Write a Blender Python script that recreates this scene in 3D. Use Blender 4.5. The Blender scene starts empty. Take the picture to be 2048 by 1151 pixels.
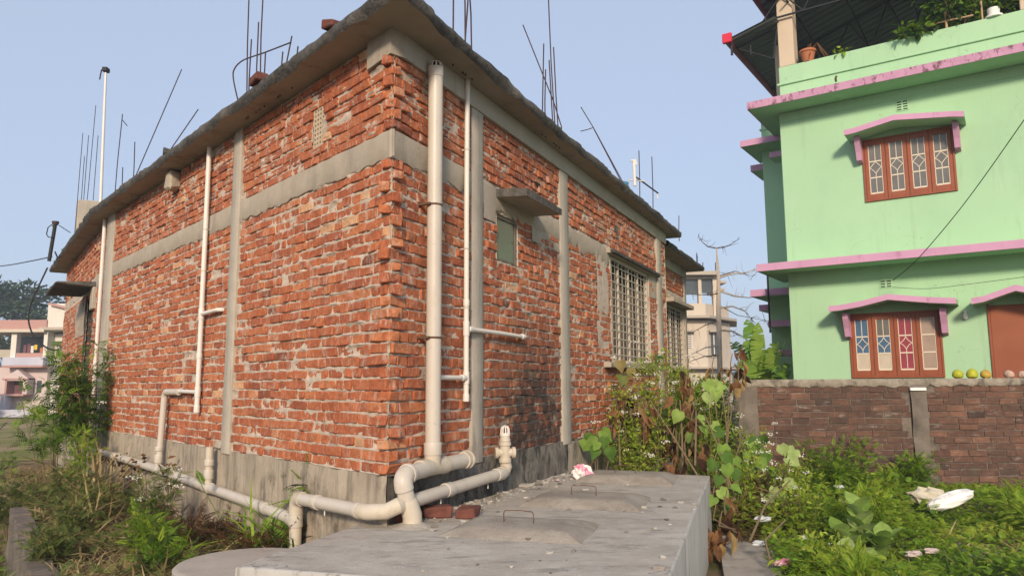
import bpy, math, random
import numpy as np
from mathutils import Matrix, Vector
random.seed(7); rng = np.random.default_rng(7)
R = math.radians
scene = bpy.context.scene

# ---------------------------------------------------------------- camera
EYE = 1.63
PITCH, ROLL = 0.12981726, -0.00560833
cp, sp = math.cos(PITCH), math.sin(PITCH); cr, sr = math.cos(ROLL), math.sin(ROLL)
fw = Vector((0, cp, sp)); up0 = Vector((0, -sp, cp)); rt0 = Vector((1, 0, 0))
rt = rt0*cr + up0*sr; upv = up0*cr - rt0*sr
cam_data = bpy.data.cameras.new('camera'); cam_data.sensor_fit = 'HORIZONTAL'
cam_data.sensor_width = 36; cam_data.lens = 1485.04/2048*36
cam_data.clip_start = 0.05; cam_data.clip_end = 3000
cam = bpy.data.objects.new('camera', cam_data); scene.collection.objects.link(cam)
cam.matrix_world = Matrix(((rt.x, upv.x, -fw.x, 0), (rt.y, upv.y, -fw.y, 0), (rt.z, upv.z, -fw.z, EYE), (0, 0, 0, 1)))
scene.camera = cam

# ---------------------------------------------------------------- sky, sun, exposure
SUN_EL, SUN_AZ = R(23), R(184)      # azimuth clockwise from +Y: low sun behind the camera
world = bpy.data.worlds.new('World'); scene.world = world; world.use_nodes = True
wn = world.node_tree; wn.nodes.clear()
sky = wn.nodes.new('ShaderNodeTexSky'); sky.sky_type = 'NISHITA'; sky.sun_disc = False
sky.sun_elevation = SUN_EL; sky.sun_rotation = SUN_AZ
sky.air_density = 1.0; sky.dust_density = 2.2; sky.ozone_density = 1.6; sky.altitude = 50
bg = wn.nodes.new('ShaderNodeBackground'); bg.inputs['Strength'].default_value = 0.14
wo = wn.nodes.new('ShaderNodeOutputWorld')
hz = wn.nodes.new('ShaderNodeMix'); hz.data_type = 'RGBA'; hz.inputs[0].default_value = 0.80
hz.inputs[7].default_value = (2.40, 2.80, 3.62, 1)      # even, hazy pale blue over the whole dome
wn.links.new(sky.outputs[0], hz.inputs[6]); wn.links.new(hz.outputs[2], bg.inputs[0]); wn.links.new(bg.outputs[0], wo.inputs[0])
sun_d = bpy.data.lights.new('sun', 'SUN'); sun_d.energy = 2.7; sun_d.angle = R(8); sun_d.color = (1.0, 0.83, 0.64)
sun = bpy.data.objects.new('sun', sun_d); scene.collection.objects.link(sun)
sv = Vector((math.sin(SUN_AZ)*math.cos(SUN_EL), math.cos(SUN_AZ)*math.cos(SUN_EL), math.sin(SUN_EL)))
sun.rotation_euler = sv.to_track_quat('Z', 'Y').to_euler()
vs = scene.view_settings; vs.view_transform = 'Standard'; vs.look = 'None'; vs.gamma = 1; vs.exposure = 0.66
vs.use_curve_mapping = False
try:
    scene.cycles.max_bounces = 6; scene.cycles.diffuse_bounces = 3; scene.cycles.transparent_max_bounces = 6
    scene.cycles.use_denoising = True
except Exception: pass

# ---------------------------------------------------------------- materials
def nd(nt, typ, **kw):
    n = nt.nodes.new(typ)
    for k, v in kw.items(): setattr(n, k, v)
    return n
def c4(c): return (c[0], c[1], c[2], 1)
def noise(nt, pos, scale, detail=4, rough=.6, vec=None, w=0):
    src = pos
    if vec is not None or w:
        mp = nd(nt, 'ShaderNodeMapping'); nt.links.new(pos, mp.inputs[0])
        if vec is not None: mp.inputs['Scale'].default_value = vec
        mp.inputs['Location'].default_value = (w, w*.7, w*.3); src = mp.outputs[0]
    n = nd(nt, 'ShaderNodeTexNoise'); nt.links.new(src, n.inputs['Vector'])
    n.inputs['Scale'].default_value = scale; n.inputs['Detail'].default_value = detail
    n.inputs['Roughness'].default_value = rough
    return n.outputs[0]
def rng_map(nt, val, lo, hi, a=0., b=1.):
    m = nd(nt, 'ShaderNodeMapRange'); nt.links.new(val, m.inputs[0])
    m.inputs[1].default_value = lo; m.inputs[2].default_value = hi; m.inputs[3].default_value = a; m.inputs[4].default_value = b
    return m.outputs[0]
def mix(nt, fac, a, b, mode='MIX'):
    m = nd(nt, 'ShaderNodeMix', data_type='RGBA', blend_type=mode)
    for idx, v in ((0, fac), (6, a), (7, b)):
        if isinstance(v, (int, float)): m.inputs[idx].default_value = v
        elif isinstance(v, tuple): m.inputs[idx].default_value = c4(v)
        else: nt.links.new(v, m.inputs[idx])
    return m.outputs[2]
def mul(nt, a, b):
    m = nd(nt, 'ShaderNodeMath', operation='MULTIPLY')
    for i, v in ((0, a), (1, b)):
        if isinstance(v, (int, float)): m.inputs[i].default_value = v
        else: nt.links.new(v, m.inputs[i])
    return m.outputs[0]
def make(name, c1, c2=None, scale=3., rough=.85, bump=0., bscale=40., ramp=None, stains=(), spec=.3, trans=None, patch=(), bdist=.01, metal=0., tintvar=0.):
    """procedural material: base noise, optional per-piece tint ramp, stain layers, bump"""
    m = bpy.data.materials.new(name); m.use_nodes = True; nt = m.node_tree; nt.nodes.clear()
    out = nd(nt, 'ShaderNodeOutputMaterial'); bs = nd(nt, 'ShaderNodeBsdfPrincipled')
    pos = nd(nt, 'ShaderNodeNewGeometry').outputs['Position']
    c2 = c2 or c1
    n0 = noise(nt, pos, scale)
    f = rng_map(nt, n0, .3, .7)
    if ramp:
        at = nd(nt, 'ShaderNodeAttribute', attribute_name='tint')
        rp = nd(nt, 'ShaderNodeValToRGB'); nt.links.new(at.outputs['Fac'], rp.inputs[0])
        el = rp.color_ramp.elements
        while len(el) > 1: el.remove(el[-1])
        el[0].position = 0; el[0].color = c4(ramp[0])
        for i, c in enumerate(ramp[1:]):
            e = el.new((i+1)/(len(ramp)-1)); e.color = c4(c)
        col = rp.outputs[0]
        var = mix(nt, f, c1, c2)
        col = mix(nt, 1.0, col, var, 'MULTIPLY')
    else:
        col = mix(nt, f, c1, c2)
    for s in stains:
        v = noise(nt, pos, s.get('scale', 1), s.get('detail', 6), s.get('rough', .7), s.get('vec', (1, 1, 1)), s.get('w', 3))
        if 'line' in s:     # hairline cracks: a thin contour of the noise
            sb = nd(nt, 'ShaderNodeMath', operation='SUBTRACT'); nt.links.new(v, sb.inputs[0]); sb.inputs[1].default_value = s['lo']
            ab = nd(nt, 'ShaderNodeMath', operation='ABSOLUTE'); nt.links.new(sb.outputs[0], ab.inputs[0])
            k = mul(nt, rng_map(nt, ab.outputs[0], s['line']*.4, s['line'], 1., 0.), s.get('amt', 1.))
        else: k = mul(nt, rng_map(nt, v, s['lo'], s['hi']), s.get('amt', 1.))
        if 'at' in s:       # a stain that sits at one place of the wall
            d = nd(nt, 'ShaderNodeVectorMath', operation='DISTANCE'); nt.links.new(pos, d.inputs[0]); d.inputs[1].default_value = s['at']
            k = mul(nt, k, rng_map(nt, d.outputs['Value'], s['rad'], s['rad']*.35))
        col = mix(nt, k, col, s['c'])
    nt.links.new(col, bs.inputs['Base Color'])
    bs.inputs['Roughness'].default_value = rough; bs.inputs['Metallic'].default_value = metal
    bs.inputs['Specular IOR Level'].default_value = spec if name not in ('soil_dry', 'courtyard_earth', 'straw_dry', 'path_cement') else 0.0
    if bump:
        h = noise(nt, pos, bscale, 8, .65)
        h2 = noise(nt, pos, bscale*.22, 4, .6)
        ad = nd(nt, 'ShaderNodeMath', operation='ADD'); nt.links.new(h, ad.inputs[0]); nt.links.new(h2, ad.inputs[1])
        b = nd(nt, 'ShaderNodeBump'); b.inputs['Strength'].default_value = bump; b.inputs['Distance'].default_value = bdist
        nt.links.new(ad.outputs[0], b.inputs['Height']); nt.links.new(b.outputs[0], bs.inputs['Normal'])
    if trans:
        t = nd(nt, 'ShaderNodeBsdfTranslucent'); nt.links.new(col, t.inputs[0])
        mx = nd(nt, 'ShaderNodeMixShader'); mx.inputs[0].default_value = trans
        nt.links.new(bs.outputs[0], mx.inputs[1]); nt.links.new(t.outputs[0], mx.inputs[2]); nt.links.new(mx.outputs[0], out.inputs[0])
    else: nt.links.new(bs.outputs[0], out.inputs[0])
    return m
M = {}
soot_at = (0.28, 7.45, 1.10)
M['brick'] = make('brick_red', (.68, .66, .64), (1.18, 1.16, 1.14), 17, .9, .9, 75,
    ramp=[(.20, .062, .034), (.34, .096, .044), (.41, .122, .052), (.46, .145, .060), (.52, .19, .080), (.62, .35, .19)],
    stains=[dict(c=(.55, .46, .38), scale=9, vec=(1.6, 1.6, .6), lo=.54, hi=.71, amt=.75, w=5),
            dict(c=(.46, .38, .31), scale=30, vec=(1.5, 1.5, .4), lo=.57, hi=.70, amt=.65, w=9),
            dict(c=(.10, .06, .045), scale=2.2, vec=(1, 1, 1), lo=.60, hi=.75, amt=.55, w=1), dict(c=(.60, .52, .44), scale=55, vec=(1, 1, .6), lo=.60, hi=.68, amt=.6, w=12), dict(c=(.12, .05, .035), scale=40, lo=.62, hi=.70, amt=.6, w=14),
            dict(c=(.035, .033, .03), scale=6, lo=.27, hi=.52, amt=.92, at=soot_at, rad=1.5, w=2)])
M['mortar'] = make('mortar_grey', (.43, .35, .275), (.60, .50, .405), 16, .95, .8, 70, bdist=.012,
    stains=[dict(c=(.16, .12, .10), scale=3, lo=.55, hi=.75, amt=.6), dict(c=(.50, .45, .40), scale=12, lo=.58, hi=.72, amt=.6, w=8),
            dict(c=(.04, .038, .035), scale=6, lo=.27, hi=.52, amt=.92, at=soot_at, rad=1.5, w=2)])
M['concrete'] = make('concrete_warm', (.34, .29, .225), (.42, .36, .285), 5, .92, .45, 60,
    stains=[dict(c=(.20, .175, .15), scale=5, vec=(1, 1, .18), lo=.52, hi=.72, amt=.6), dict(c=(.48, .43, .36), scale=9, vec=(1, 1, .25), lo=.60, hi=.75, amt=.5, w=6)])
M['column'] = make('column_concrete', (.37, .325, .265), (.46, .41, .335), 4, .9, .35, 50,
    stains=[dict(c=(.22, .20, .18), scale=26, vec=(1, 1, .05), lo=.52, hi=.68, amt=.55), dict(c=(.10, .095, .085), scale=9, vec=(1, 1, .3), lo=.42, hi=.62, amt=.7, at=(-.25, 6.3, .75), rad=1.1, w=4)])
M['plinth'] = make('plinth_plaster', (.34, .285, .215), (.43, .365, .28), 4, .93, .5, 45,
    stains=[dict(c=(.17, .14, .11), scale=9, vec=(1, 1, .13), lo=.48, hi=.66, amt=.8), dict(c=(.08, .065, .05), scale=2.8, vec=(1, 1, .6), lo=.53, hi=.66, amt=.8, w=7), dict(c=(.20, .19, .10), scale=2, lo=.55, hi=.7, amt=.5, w=17),
            dict(c=(.52, .48, .42), scale=13, vec=(1, 1, .12), lo=.64, hi=.72, amt=.6, w=2)])
M['plinth_dark'] = make('plinth_damp', (.12, .108, .092), (.24, .215, .18), 7, .93, .7, 40,
    stains=[dict(c=(.035, .034, .03), scale=7, vec=(1, 1, .5), lo=.46, hi=.60, amt=.9), dict(c=(.42, .39, .33), scale=18, vec=(1, 1, .4), lo=.60, hi=.72, amt=.6, w=5)])
M['soffit'] = make('soffit_cement', (.27, .23, .185), (.34, .295, .24), 3, .92, .25, 40,
    stains=[dict(c=(.12, .095, .075), scale=2.6, lo=.54, hi=.72, amt=.7), dict(c=(.045, .04, .035), scale=5, lo=.63, hi=.70, amt=.8, w=9)])
M['slab_edge'] = make('slab_edge_weathered', (.045, .043, .04), (.12, .112, .10), 18, .95, 1., 50, bdist=.02,
    stains=[dict(c=(.30, .28, .25), scale=34, lo=.62, hi=.70, amt=.7), dict(c=(.20, .18, .155), scale=1.2, lo=.52, hi=.66, amt=.7, w=4)])
M['beam'] = make('beam_plaster', (.36, .325, .26), (.43, .39, .315), 3, .92, .3, 50,
    stains=[dict(c=(.30, .36, .26), scale=1.4, lo=.50, hi=.70, amt=.6, at=(2.3, 11.8, 4.1), rad=4.2), dict(c=(.20, .17, .14), scale=6, vec=(1, 1, .2), lo=.58, hi=.72, amt=.6, w=5),
            dict(c=(.05, .12, .085), scale=7, vec=(1, 1, .5), lo=.60, hi=.68, amt=.8, at=(3.0, 14.0, 4.0), rad=2.2, w=8)])
M['pvc'] = make('pvc_grey', (.50, .45, .385), (.54, .49, .42), 3, .42, .05, 30, spec=.4,
    stains=[dict(c=(.36, .29, .21), scale=5, vec=(1, 1, .3), lo=.54, hi=.74, amt=.6), dict(c=(.25, .20, .15), scale=26, lo=.62, hi=.70, amt=.5, w=4)])
M['pvc_old'] = make('pvc_weathered', (.46, .40, .31), (.54, .48, .39), 5, .5, .06, 30,
    stains=[dict(c=(.30, .24, .16), scale=7, lo=.55, hi=.72, amt=.6)])
M['pvc_white'] = make('pvc_white', (.66, .61, .55), (.70, .655, .60), 4, .4, 0, spec=.4)
M['tank'] = make('tank_cement', (.33, .295, .25), (.47, .43, .37), 2.6, .93, .5, 60,
    stains=[dict(c=(.54, .505, .45), scale=3.5, vec=(.9, 1.7, 1), lo=.54, hi=.72, amt=.7), dict(c=(.16, .142, .12), scale=3.6, vec=(.75, 2.1, 1), lo=.53, hi=.68, amt=.75, w=5), dict(c=(.16, .145, .125), scale=34, vec=(.9, 1.8, 1), lo=.58, hi=.68, amt=.55, w=2),
            dict(c=(.58, .55, .50), scale=48, vec=(.9, 1.5, 1), lo=.61, hi=.69, amt=.55, w=15), dict(c=(.36, .30, .23), scale=.9, lo=.52, hi=.66, amt=.5, w=11), dict(c=(.13, .12, .105), scale=11, vec=(1, 1.4, 1), lo=.66, hi=.70, amt=.6, w=21), dict(c=(.10, .09, .08), scale=.75, detail=5, rough=.6, lo=.42, line=.0022, amt=.75, w=31), dict(c=(.56, .53, .48), scale=2.2, vec=(.5, 2.6, 1), detail=3, lo=.5, line=.006, amt=.5, w=37)])
M['cover'] = make('cover_cement', (.225, .195, .158), (.33, .29, .24), 5, .95, .6, 70, bdist=.01,
    stains=[dict(c=(.42, .38, .32), scale=3, lo=.50, hi=.68, amt=.7), dict(c=(.14, .12, .10), scale=30, lo=.58, hi=.68, amt=.55, w=3), dict(c=(.50, .46, .40), scale=40, lo=.62, hi=.70, amt=.6, w=7)])
M['tank_side'] = make('tank_side_cement', (.36, .345, .315), (.45, .43, .395), 3, .92, .4, 45,
    stains=[dict(c=(.15, .14, .125), scale=10, vec=(1, 1, .08), lo=.56, hi=.66, amt=.75), dict(c=(.55, .53, .49), scale=6, vec=(1, 1, .1), lo=.6, hi=.72, amt=.5, w=4)])
M['cap'] = make('cap_cement', (.33, .295, .25), (.42, .38, .325), 3, .92, .4, 45, stains=[dict(c=(.22, .19, .16), scale=5, lo=.55, hi=.72, amt=.5)])
M['rebar'] = make('rebar_rust', (.045, .028, .032), (.075, .045, .045), 30, .8)
M['wire'] = make('rusty_wire', (.09, .05, .03), (.14, .08, .05), 30, .8)
M['black'] = make('black_rubber', (.018, .018, .019), None, 5, .6)
M['dark'] = make('dark_void', (.02, .019, .018), None, 5, .9)
M['grille'] = make('grille_cream_paint', (.45, .395, .31), (.52, .46, .365), 8, .5, stains=[dict(c=(.30, .18, .10), scale=20, lo=.64, hi=.72, amt=.6)])
M['shutter'] = make('shutter_wood_and_jamb_shade', (.10, .085, .07), (.17, .145, .12), 6, .7)
M['frost'] = make('frosted_pane', (.105, .115, .09), (.14, .15, .115), 1.5, .22, spec=.5)
M['jaali'] = make('jaali_cement', (.42, .34, .25), (.5, .41, .3), 6, .9)
M['leaf'] = make('leaf_green', (.75, .75, .75), (1.2, 1.2, 1.1), 9, .6, ramp=[(.03, .06, .014), (.085, .17, .018), (.17, .295, .026), (.27, .39, .034), (.36, .42, .06)], trans=.4, spec=.25)
M['leaf_dull'] = make('leaf_dull', (.75, .75, .75), (1.15, 1.15, 1.1), 6, .7, ramp=[(.04, .055, .02), (.07, .11, .03), (.11, .16, .04), (.17, .19, .055), (.25, .20, .08)], trans=.25, spec=.2)
M['leaf_big'] = make('leaf_broad', (.8, .8, .8), (1.2, 1.2, 1.1), 16, .75, ramp=[(.09, .17, .035), (.18, .29, .06), (.27, .39, .10), (.33, .43, .16)], trans=.3, spec=.1)
M['leaf_dead'] = make('leaf_dead', (.7, .7, .7), (1.2, 1.15, 1.1), 18, .85, .3, 60, ramp=[(.05, .028, .018), (.10, .052, .026), (.17, .085, .042), (.25, .135, .065), (.30, .21, .09)], trans=.15, spec=.1)
M['straw'] = make('straw_dry', (.8, .8, .8), (1.15, 1.15, 1.1), 9, .9, ramp=[(.12, .085, .04), (.24, .175, .085), (.34, .26, .13), (.42, .34, .19)], trans=.2, spec=.1)
M['banana'] = make('banana_leaf', (.85, .85, .85), (1.2, 1.2, 1.1), 6, .6, ramp=[(.08, .17, .035), (.15, .30, .05), (.25, .40, .07), (.33, .46, .10)], trans=.4, spec=.15)
M['flower'] = make('flower_white', (.70, .69, .60), (.8, .79, .72), 30, .8, trans=.2)
M['stem'] = make('plant_stem', (.14, .10, .055), (.20, .15, .085), 20, .85)
M['stem_green'] = make('plant_stem_green', (.12, .15, .05), (.17, .2, .08), 20, .8)
M['twig'] = make('bare_bark', (.36, .30, .235), (.45, .385, .305), 10, .9)
M['twig_dark'] = make('twig_dark', (.06, .04, .03), (.11, .075, .05), 20, .9)
M['soil'] = make('soil_dry', (.15, .11, .07), (.24, .18, .11), 3, .97, .7, 30, bdist=.03,
    stains=[dict(c=(.05, .075, .02), scale=1.3, lo=.48, hi=.62, amt=.75), dict(c=(.33, .25, .13), scale=2.1, lo=.55, hi=.68, amt=.7, w=6), dict(c=(.06, .045, .03), scale=7, lo=.55, hi=.66, amt=.6, w=9)])
M['yard'] = make('courtyard_earth', (.26, .19, .115), (.33, .25, .155), .6, .97, .3, 20, stains=[dict(c=(.15, .165, .05), scale=.35, lo=.42, hi=.58, amt=.85)])
M['path'] = make('path_cement', (.30, .26, .22), (.40, .36, .31), 4, .95, .6, 40, stains=[dict(c=(.18, .14, .11), scale=6, lo=.52, hi=.68, amt=.6)])
M['wall_brick'] = make('old_brick', (.72, .72, .72), (1.15, 1.12, 1.1), 14, .92, .6, 60,
    ramp=[(.065, .043, .034), (.095, .055, .041), (.12, .064, .046), (.15, .078, .054), (.20, .105, .07)],
    stains=[dict(c=(.055, .043, .036), scale=1.3, vec=(1, 1, .8), lo=.48, hi=.66, amt=.6), dict(c=(.36, .31, .27), scale=7, vec=(.6, .6, 3.2), lo=.57, hi=.70, amt=.6, w=5), dict(c=(.40, .36, .32), scale=40, lo=.62, hi=.70, amt=.5, w=15), dict(c=(.085, .085, .05), scale=4, lo=.58, hi=.7, amt=.5, w=8)])
M['wall_mortar'] = make('old_mortar', (.12, .098, .078), (.21, .175, .14), 8, .95, .7, 60, stains=[dict(c=(.06, .05, .042), scale=2, lo=.48, hi=.62, amt=.8), dict(c=(.46, .42, .38), scale=3, vec=(.5, .5, 4), lo=.62, hi=.70, amt=.7, w=4)])
M['coping'] = make('coping_cement', (.22, .19, .15), (.36, .315, .25), 9, .95, .9, 45, bdist=.02, stains=[dict(c=(.08, .065, .052), scale=7, vec=(1, 1, .6), lo=.50, hi=.64, amt=.75), dict(c=(.50, .46, .40), scale=5, lo=.64, hi=.72, amt=.6, w=3)])
M['pillar'] = make('pillar_cement', (.12, .10, .082), (.19, .16, .13), 5, .95, .6, 45, stains=[dict(c=(.07, .062, .055), scale=5, vec=(1, 1, .4), lo=.5, hi=.66, amt=.7)])
M['green'] = make('house_green_paint', (.345, .545, .335), (.365, .57, .355), .8, .8, .06, 60, stains=[dict(c=(.29, .47, .30), scale=1.1, vec=(1, 1, .5), lo=.52, hi=.75, amt=.6), dict(c=(.25, .36, .24), scale=5, vec=(1, 1, .09), lo=.57, hi=.74, amt=.55, w=5), dict(c=(.42, .58, .40), scale=.7, lo=.55, hi=.7, amt=.4, w=9), dict(c=(.20, .30, .20), scale=.5, detail=5, rough=.6, lo=.45, line=.0014, amt=.5, w=31), dict(c=(.24, .33, .22), scale=16, vec=(1, 1, .05), lo=.64, hi=.74, amt=.4, w=41)])
M['pink'] = make('house_pink_paint', (.50, .265, .40), (.56, .31, .45), 2, .75, .1, 40, stains=[dict(c=(.34, .14, .22), scale=5, vec=(1, 1, .25), lo=.58, hi=.7, amt=.6)])
M['pink_worn'] = make('house_pink_worn', (.44, .23, .345), (.52, .29, .41), 3, .8, .2, 40, stains=[dict(c=(.11, .05, .06), scale=9, vec=(1, 1, .5), lo=.52, hi=.62, amt=.85), dict(c=(.62, .48, .5), scale=14, lo=.62, hi=.7, amt=.6, w=4)])
M['sash'] = make('sash_red_brown', (.24, .065, .028), (.30, .085, .038), 6, .45, spec=.4)
M['door'] = make('door_red_brown', (.26, .08, .038), (.31, .10, .05), 2, .6)
M['came'] = make('came_cream', (.68, .60, .48), None, 5, .5)
for k_, c_ in dict(pane_grey=(.13, .125, .115), pane_blue=(.06, .12, .20), pane_red=(.24, .035, .05), pane_cream=(.46, .40, .31), pane_beige=(.30, .22, .17), pane_mauve=(.20, .10, .11)).items():
    M[k_] = make(k_, c_, tuple(x*1.25 for x in c_), 5, .12, spec=.5)
M['sheet'] = make('roof_sheet_underside', (.11, .115, .12), (.14, .145, .15), 1, .6)
M['steel'] = make('truss_steel', (.022, .024, .026), None, 5, .6)
M['red_edge'] = make('roof_edge_maroon', (.16, .03, .045), (.2, .04, .055), 4, .5)
M['red_cap'] = make('roof_cap_red', (.60, .03, .06), None, 4, .5)
M['house_col'] = make('house_column_cream', (.52, .42, .31), (.57, .46, .35), 3, .85, .1, 40)
M['terracotta'] = make('terracotta', (.36, .12, .055), (.42, .16, .08), 8, .9)
M['bamboo'] = make('bamboo', (.45, .30, .18), None, 9, .8)
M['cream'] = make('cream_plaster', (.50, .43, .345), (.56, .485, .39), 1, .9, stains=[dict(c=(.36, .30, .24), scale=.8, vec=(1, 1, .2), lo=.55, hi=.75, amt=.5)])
M['cream_dark'] = make('cream_dark_trim', (.38, .33, .27), (.42, .37, .30), 2, .9)  # darker cream for slabs, ledges and hoods
M['white_wall'] = make('white_plaster', (.60, .56, .50), (.66, .62, .56), 1, .9)
M['pale_pink'] = make('pale_pink_plaster', (.50, .40, .38), (.55, .45, .43), 1, .9)
M['lilac'] = make('lilac_plaster', (.42, .42, .50), (.48, .48, .55), 1, .9)
M['rose'] = make('rose_trim', (.42, .24, .21), None, 2, .8)
M['glass_shade_far'] = make('far_dark_glass_and_shade', (.04, .055, .06), (.07, .085, .09), 2, .15, spec=.5)
M['cocogreen'] = make('coconut_green', (.33, .34, .018), (.42, .42, .03), 8, .45, stains=[dict(c=(.20, .17, .03), scale=12, lo=.56, hi=.7, amt=.6)])
M['cocoyellow'] = make('coconut_yellow', (.42, .27, .04), (.5, .34, .06), 8, .5, stains=[dict(c=(.22, .10, .03), scale=10, lo=.5, hi=.65, amt=.7)])
M['cocopale'] = make('coconut_husk', (.42, .28, .21), (.52, .37, .29), 18, .85, .5, 60, stains=[dict(c=(.25, .13, .09), scale=22, lo=.52, hi=.65, amt=.7)])
M['sack'] = make('sack_white', (.72, .70, .66), (.80, .78, .74), 6, .6, .2, 30)
M['sack_dirty'] = make('sack_dirty', (.42, .38, .28), (.55, .50, .40), 8, .7, .3, 30)
M['wrap_pink'] = make('wrapper_pink', (.62, .10, .22), (.75, .55, .60), 16, .5)
M['wrap_white'] = make('wrapper_white', (.72, .66, .64), (.78, .72, .7), 9, .5)
M['plastic'] = make('plastic_scrap', (.42, .44, .45), (.52, .54, .55), 9, .4)
M['paper'] = make('paper_scrap', (.42, .33, .31), (.52, .43, .41), 14, .8)
M['loose_brick'] = make('loose_brick', (.11, .04, .03), (.17, .062, .044), 14, .92, .5, 60, stains=[dict(c=(.06, .03, .025), scale=9, lo=.5, hi=.65, amt=.7)])
M['pebble'] = make('pebble', (.8, .8, .8), (1.1, 1.1, 1.1), 20, .95, ramp=[(.12, .10, .085), (.24, .21, .18), (.36, .33, .29), (.5, .47, .42)])
M['cloth_y'] = make('cloth_yellow', (.65, .45, .04), None, 4, .9)
M['cloth_d'] = make('cloth_dark', (.12, .05, .07), (.2, .1, .1), 4, .9)
M['blue'] = make('blue_plastic', (.08, .25, .38), None, 4, .5)
M['far_leaf'] = make('far_tree_leaf', (.8, .8, .8), (1.15, 1.15, 1.15), 2, .8, ramp=[(.03, .055, .03), (.05, .085, .045), (.08, .115, .06)], trans=.15, spec=.15)
M['label_ink'] = make('pipe_print_ink', (.05, .06, .07), None, 5, .6)

# ---------------------------------------------------------------- mesh builder
class MB:
    def __init__(s): s.V = []; s.F = []; s.T = []; s.n = 0; s.mi = []
    def add(s, V, F, tint=.5, mi=0):
        V = np.asarray(V, float).reshape(-1, 3)
        groups = {}
        if isinstance(F, np.ndarray): groups = {F.shape[1]: F}
        else:
            for f in F: groups.setdefault(len(f), []).append(f)
        for k, fs in groups.items():
            fs = np.asarray(fs, int); s.F.append(fs+s.n)
            t = np.full(len(fs), tint, float) if np.isscalar(tint) else np.asarray(tint, float)
            s.T.append(t); s.mi.append(np.full(len(fs), mi, int))
        s.V.append(V); s.n += len(V); return s
    def verts(s): return np.concatenate(s.V)
    def mesh(s, name, mats, origin=(0, 0, 0), smooth=False, angle=35):
        V = s.verts()-np.asarray(origin, float)
        me = bpy.data.meshes.new(name)
        nl = sum(f.size for f in s.F); nf = sum(len(f) for f in s.F)
        loops = np.concatenate([f.ravel() for f in s.F]).astype(np.int32)
        sizes = np.concatenate([np.full(len(f), f.shape[1]) for f in s.F])
        starts = np.concatenate([[0], np.cumsum(sizes)[:-1]]).astype(np.int32)
        me.vertices.add(len(V)); me.vertices.foreach_set('co', V.astype(np.float32).ravel())
        me.loops.add(nl); me.loops.foreach_set('vertex_index', loops)
        me.polygons.add(nf); me.polygons.foreach_set('loop_start', starts)
        me.polygons.foreach_set('material_index', np.concatenate(s.mi).astype(np.int32))
        me.update(calc_edges=True)
        a = me.attributes.new('tint', 'FLOAT', 'FACE'); a.data.foreach_set('value', np.concatenate(s.T).astype(np.float32))
        for m in (mats if isinstance(mats, (list, tuple)) else [mats]): me.materials.append(m)
        me.polygons.foreach_set('use_smooth', np.full(nf, bool(smooth)))
        if smooth:
            try: me.set_sharp_from_angle(angle=R(angle))
            except Exception: pass
        me.validate(clean_customdata=False)
        return me
ORG = {}
def link(o): scene.collection.objects.link(o); return o
def tag(o, label=None, cat=None, group=None, kind=None):
    if label: o['label'] = label
    if cat: o['category'] = cat
    if group: o['group'] = group
    if kind: o['kind'] = kind
    return o
def thing(name, label, cat, loc, group=None):
    o = link(bpy.data.objects.new(name, None)); o.location = loc; o.empty_display_size = .1
    ORG[o.name] = np.asarray(loc, float)
    return tag(o, label, cat, group)
def part(name, mb, mat, parent, smooth=False, label=None, kind=None, angle=35):
    """mesh in world coordinates under a parent whose origin is known"""
    org = ORG[parent.name]
    o = link(bpy.data.objects.new(name, mb.mesh(name, mat, org, smooth, angle))); o.parent = parent
    ORG[o.name] = org
    return tag(o, label, kind=kind)
def solo(name, mb, mat, label=None, cat=None, group=None, kind=None, smooth=False, origin=None, angle=35):
    if origin is None:
        v = mb.verts(); origin = np.array([(v[:, 0].min()+v[:, 0].max())/2, (v[:, 1].min()+v[:, 1].max())/2, v[:, 2].min()])
        if kind == 'structure': origin = np.zeros(3)
    o = link(bpy.data.objects.new(name, mb.mesh(name, mat, origin, smooth, angle))); o.location = origin
    ORG[o.name] = np.asarray(origin, float)
    return tag(o, label, cat, group, kind)
def copy_tree(o, parent=None):
    c = o.copy(); link(c); c.parent = parent
    ORG[c.name] = ORG.get(o.name)
    for ch in list(o.children): copy_tree(ch, c)
    return c

# chamfered box template
def _cbox():
    idx = {}; n = 0
    for sx in (-1, 1):
        for sy in (-1, 1):
            for sz in (-1, 1):
                for a in range(3): idx[(sx, sy, sz, a)] = n; n += 1
    def vert(k, h, c):
        s = np.array(k[:3], float); v = s*h
        for b in range(3):
            if b != k[3]: v[b] -= s[b]*c
        return v
    faces = []
    for a in range(3):
        for s in (-1, 1):
            o = [b for b in range(3) if b != a]; f = []
            for (p, q) in ((-1, -1), (1, -1), (1, 1), (-1, 1)):
                k = [0, 0, 0]; k[a] = s; k[o[0]] = p; k[o[1]] = q; f.append(idx[(*k, a)])
            faces.append(f)
    for a in range(3):
        for b in range(a+1, 3):
            c = 3-a-b
            for sa in (-1, 1):
                for sb in (-1, 1):
                    ka = [0, 0, 0]; ka[a] = sa; ka[b] = sb; f = []
                    for (sc, ax) in ((-1, a), (1, a), (1, b), (-1, b)):
                        ka[c] = sc; f.append(idx[(*ka, ax)])
                    faces.append(f)
    for sx in (-1, 1):
        for sy in (-1, 1):
            for sz in (-1, 1): faces.append([idx[(sx, sy, sz, a)] for a in range(3)])
    keys = sorted(idx, key=idx.get)
    V = np.array([vert(k, np.ones(3), .2) for k in keys])
    out = []
    for f in faces:
        p = V[f]; nn = np.cross(p[1]-p[0], p[2]-p[0])
        out.append(f if nn @ p.mean(0) > 0 else f[::-1])
    return keys, vert, out
CK, CVERT, CF = _cbox()
CS = np.array([k[:3] for k in CK], float); CA = np.array([k[3] for k in CK])
CMASK = np.ones((24, 3)); CMASK[np.arange(24), CA] = 0
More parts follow.
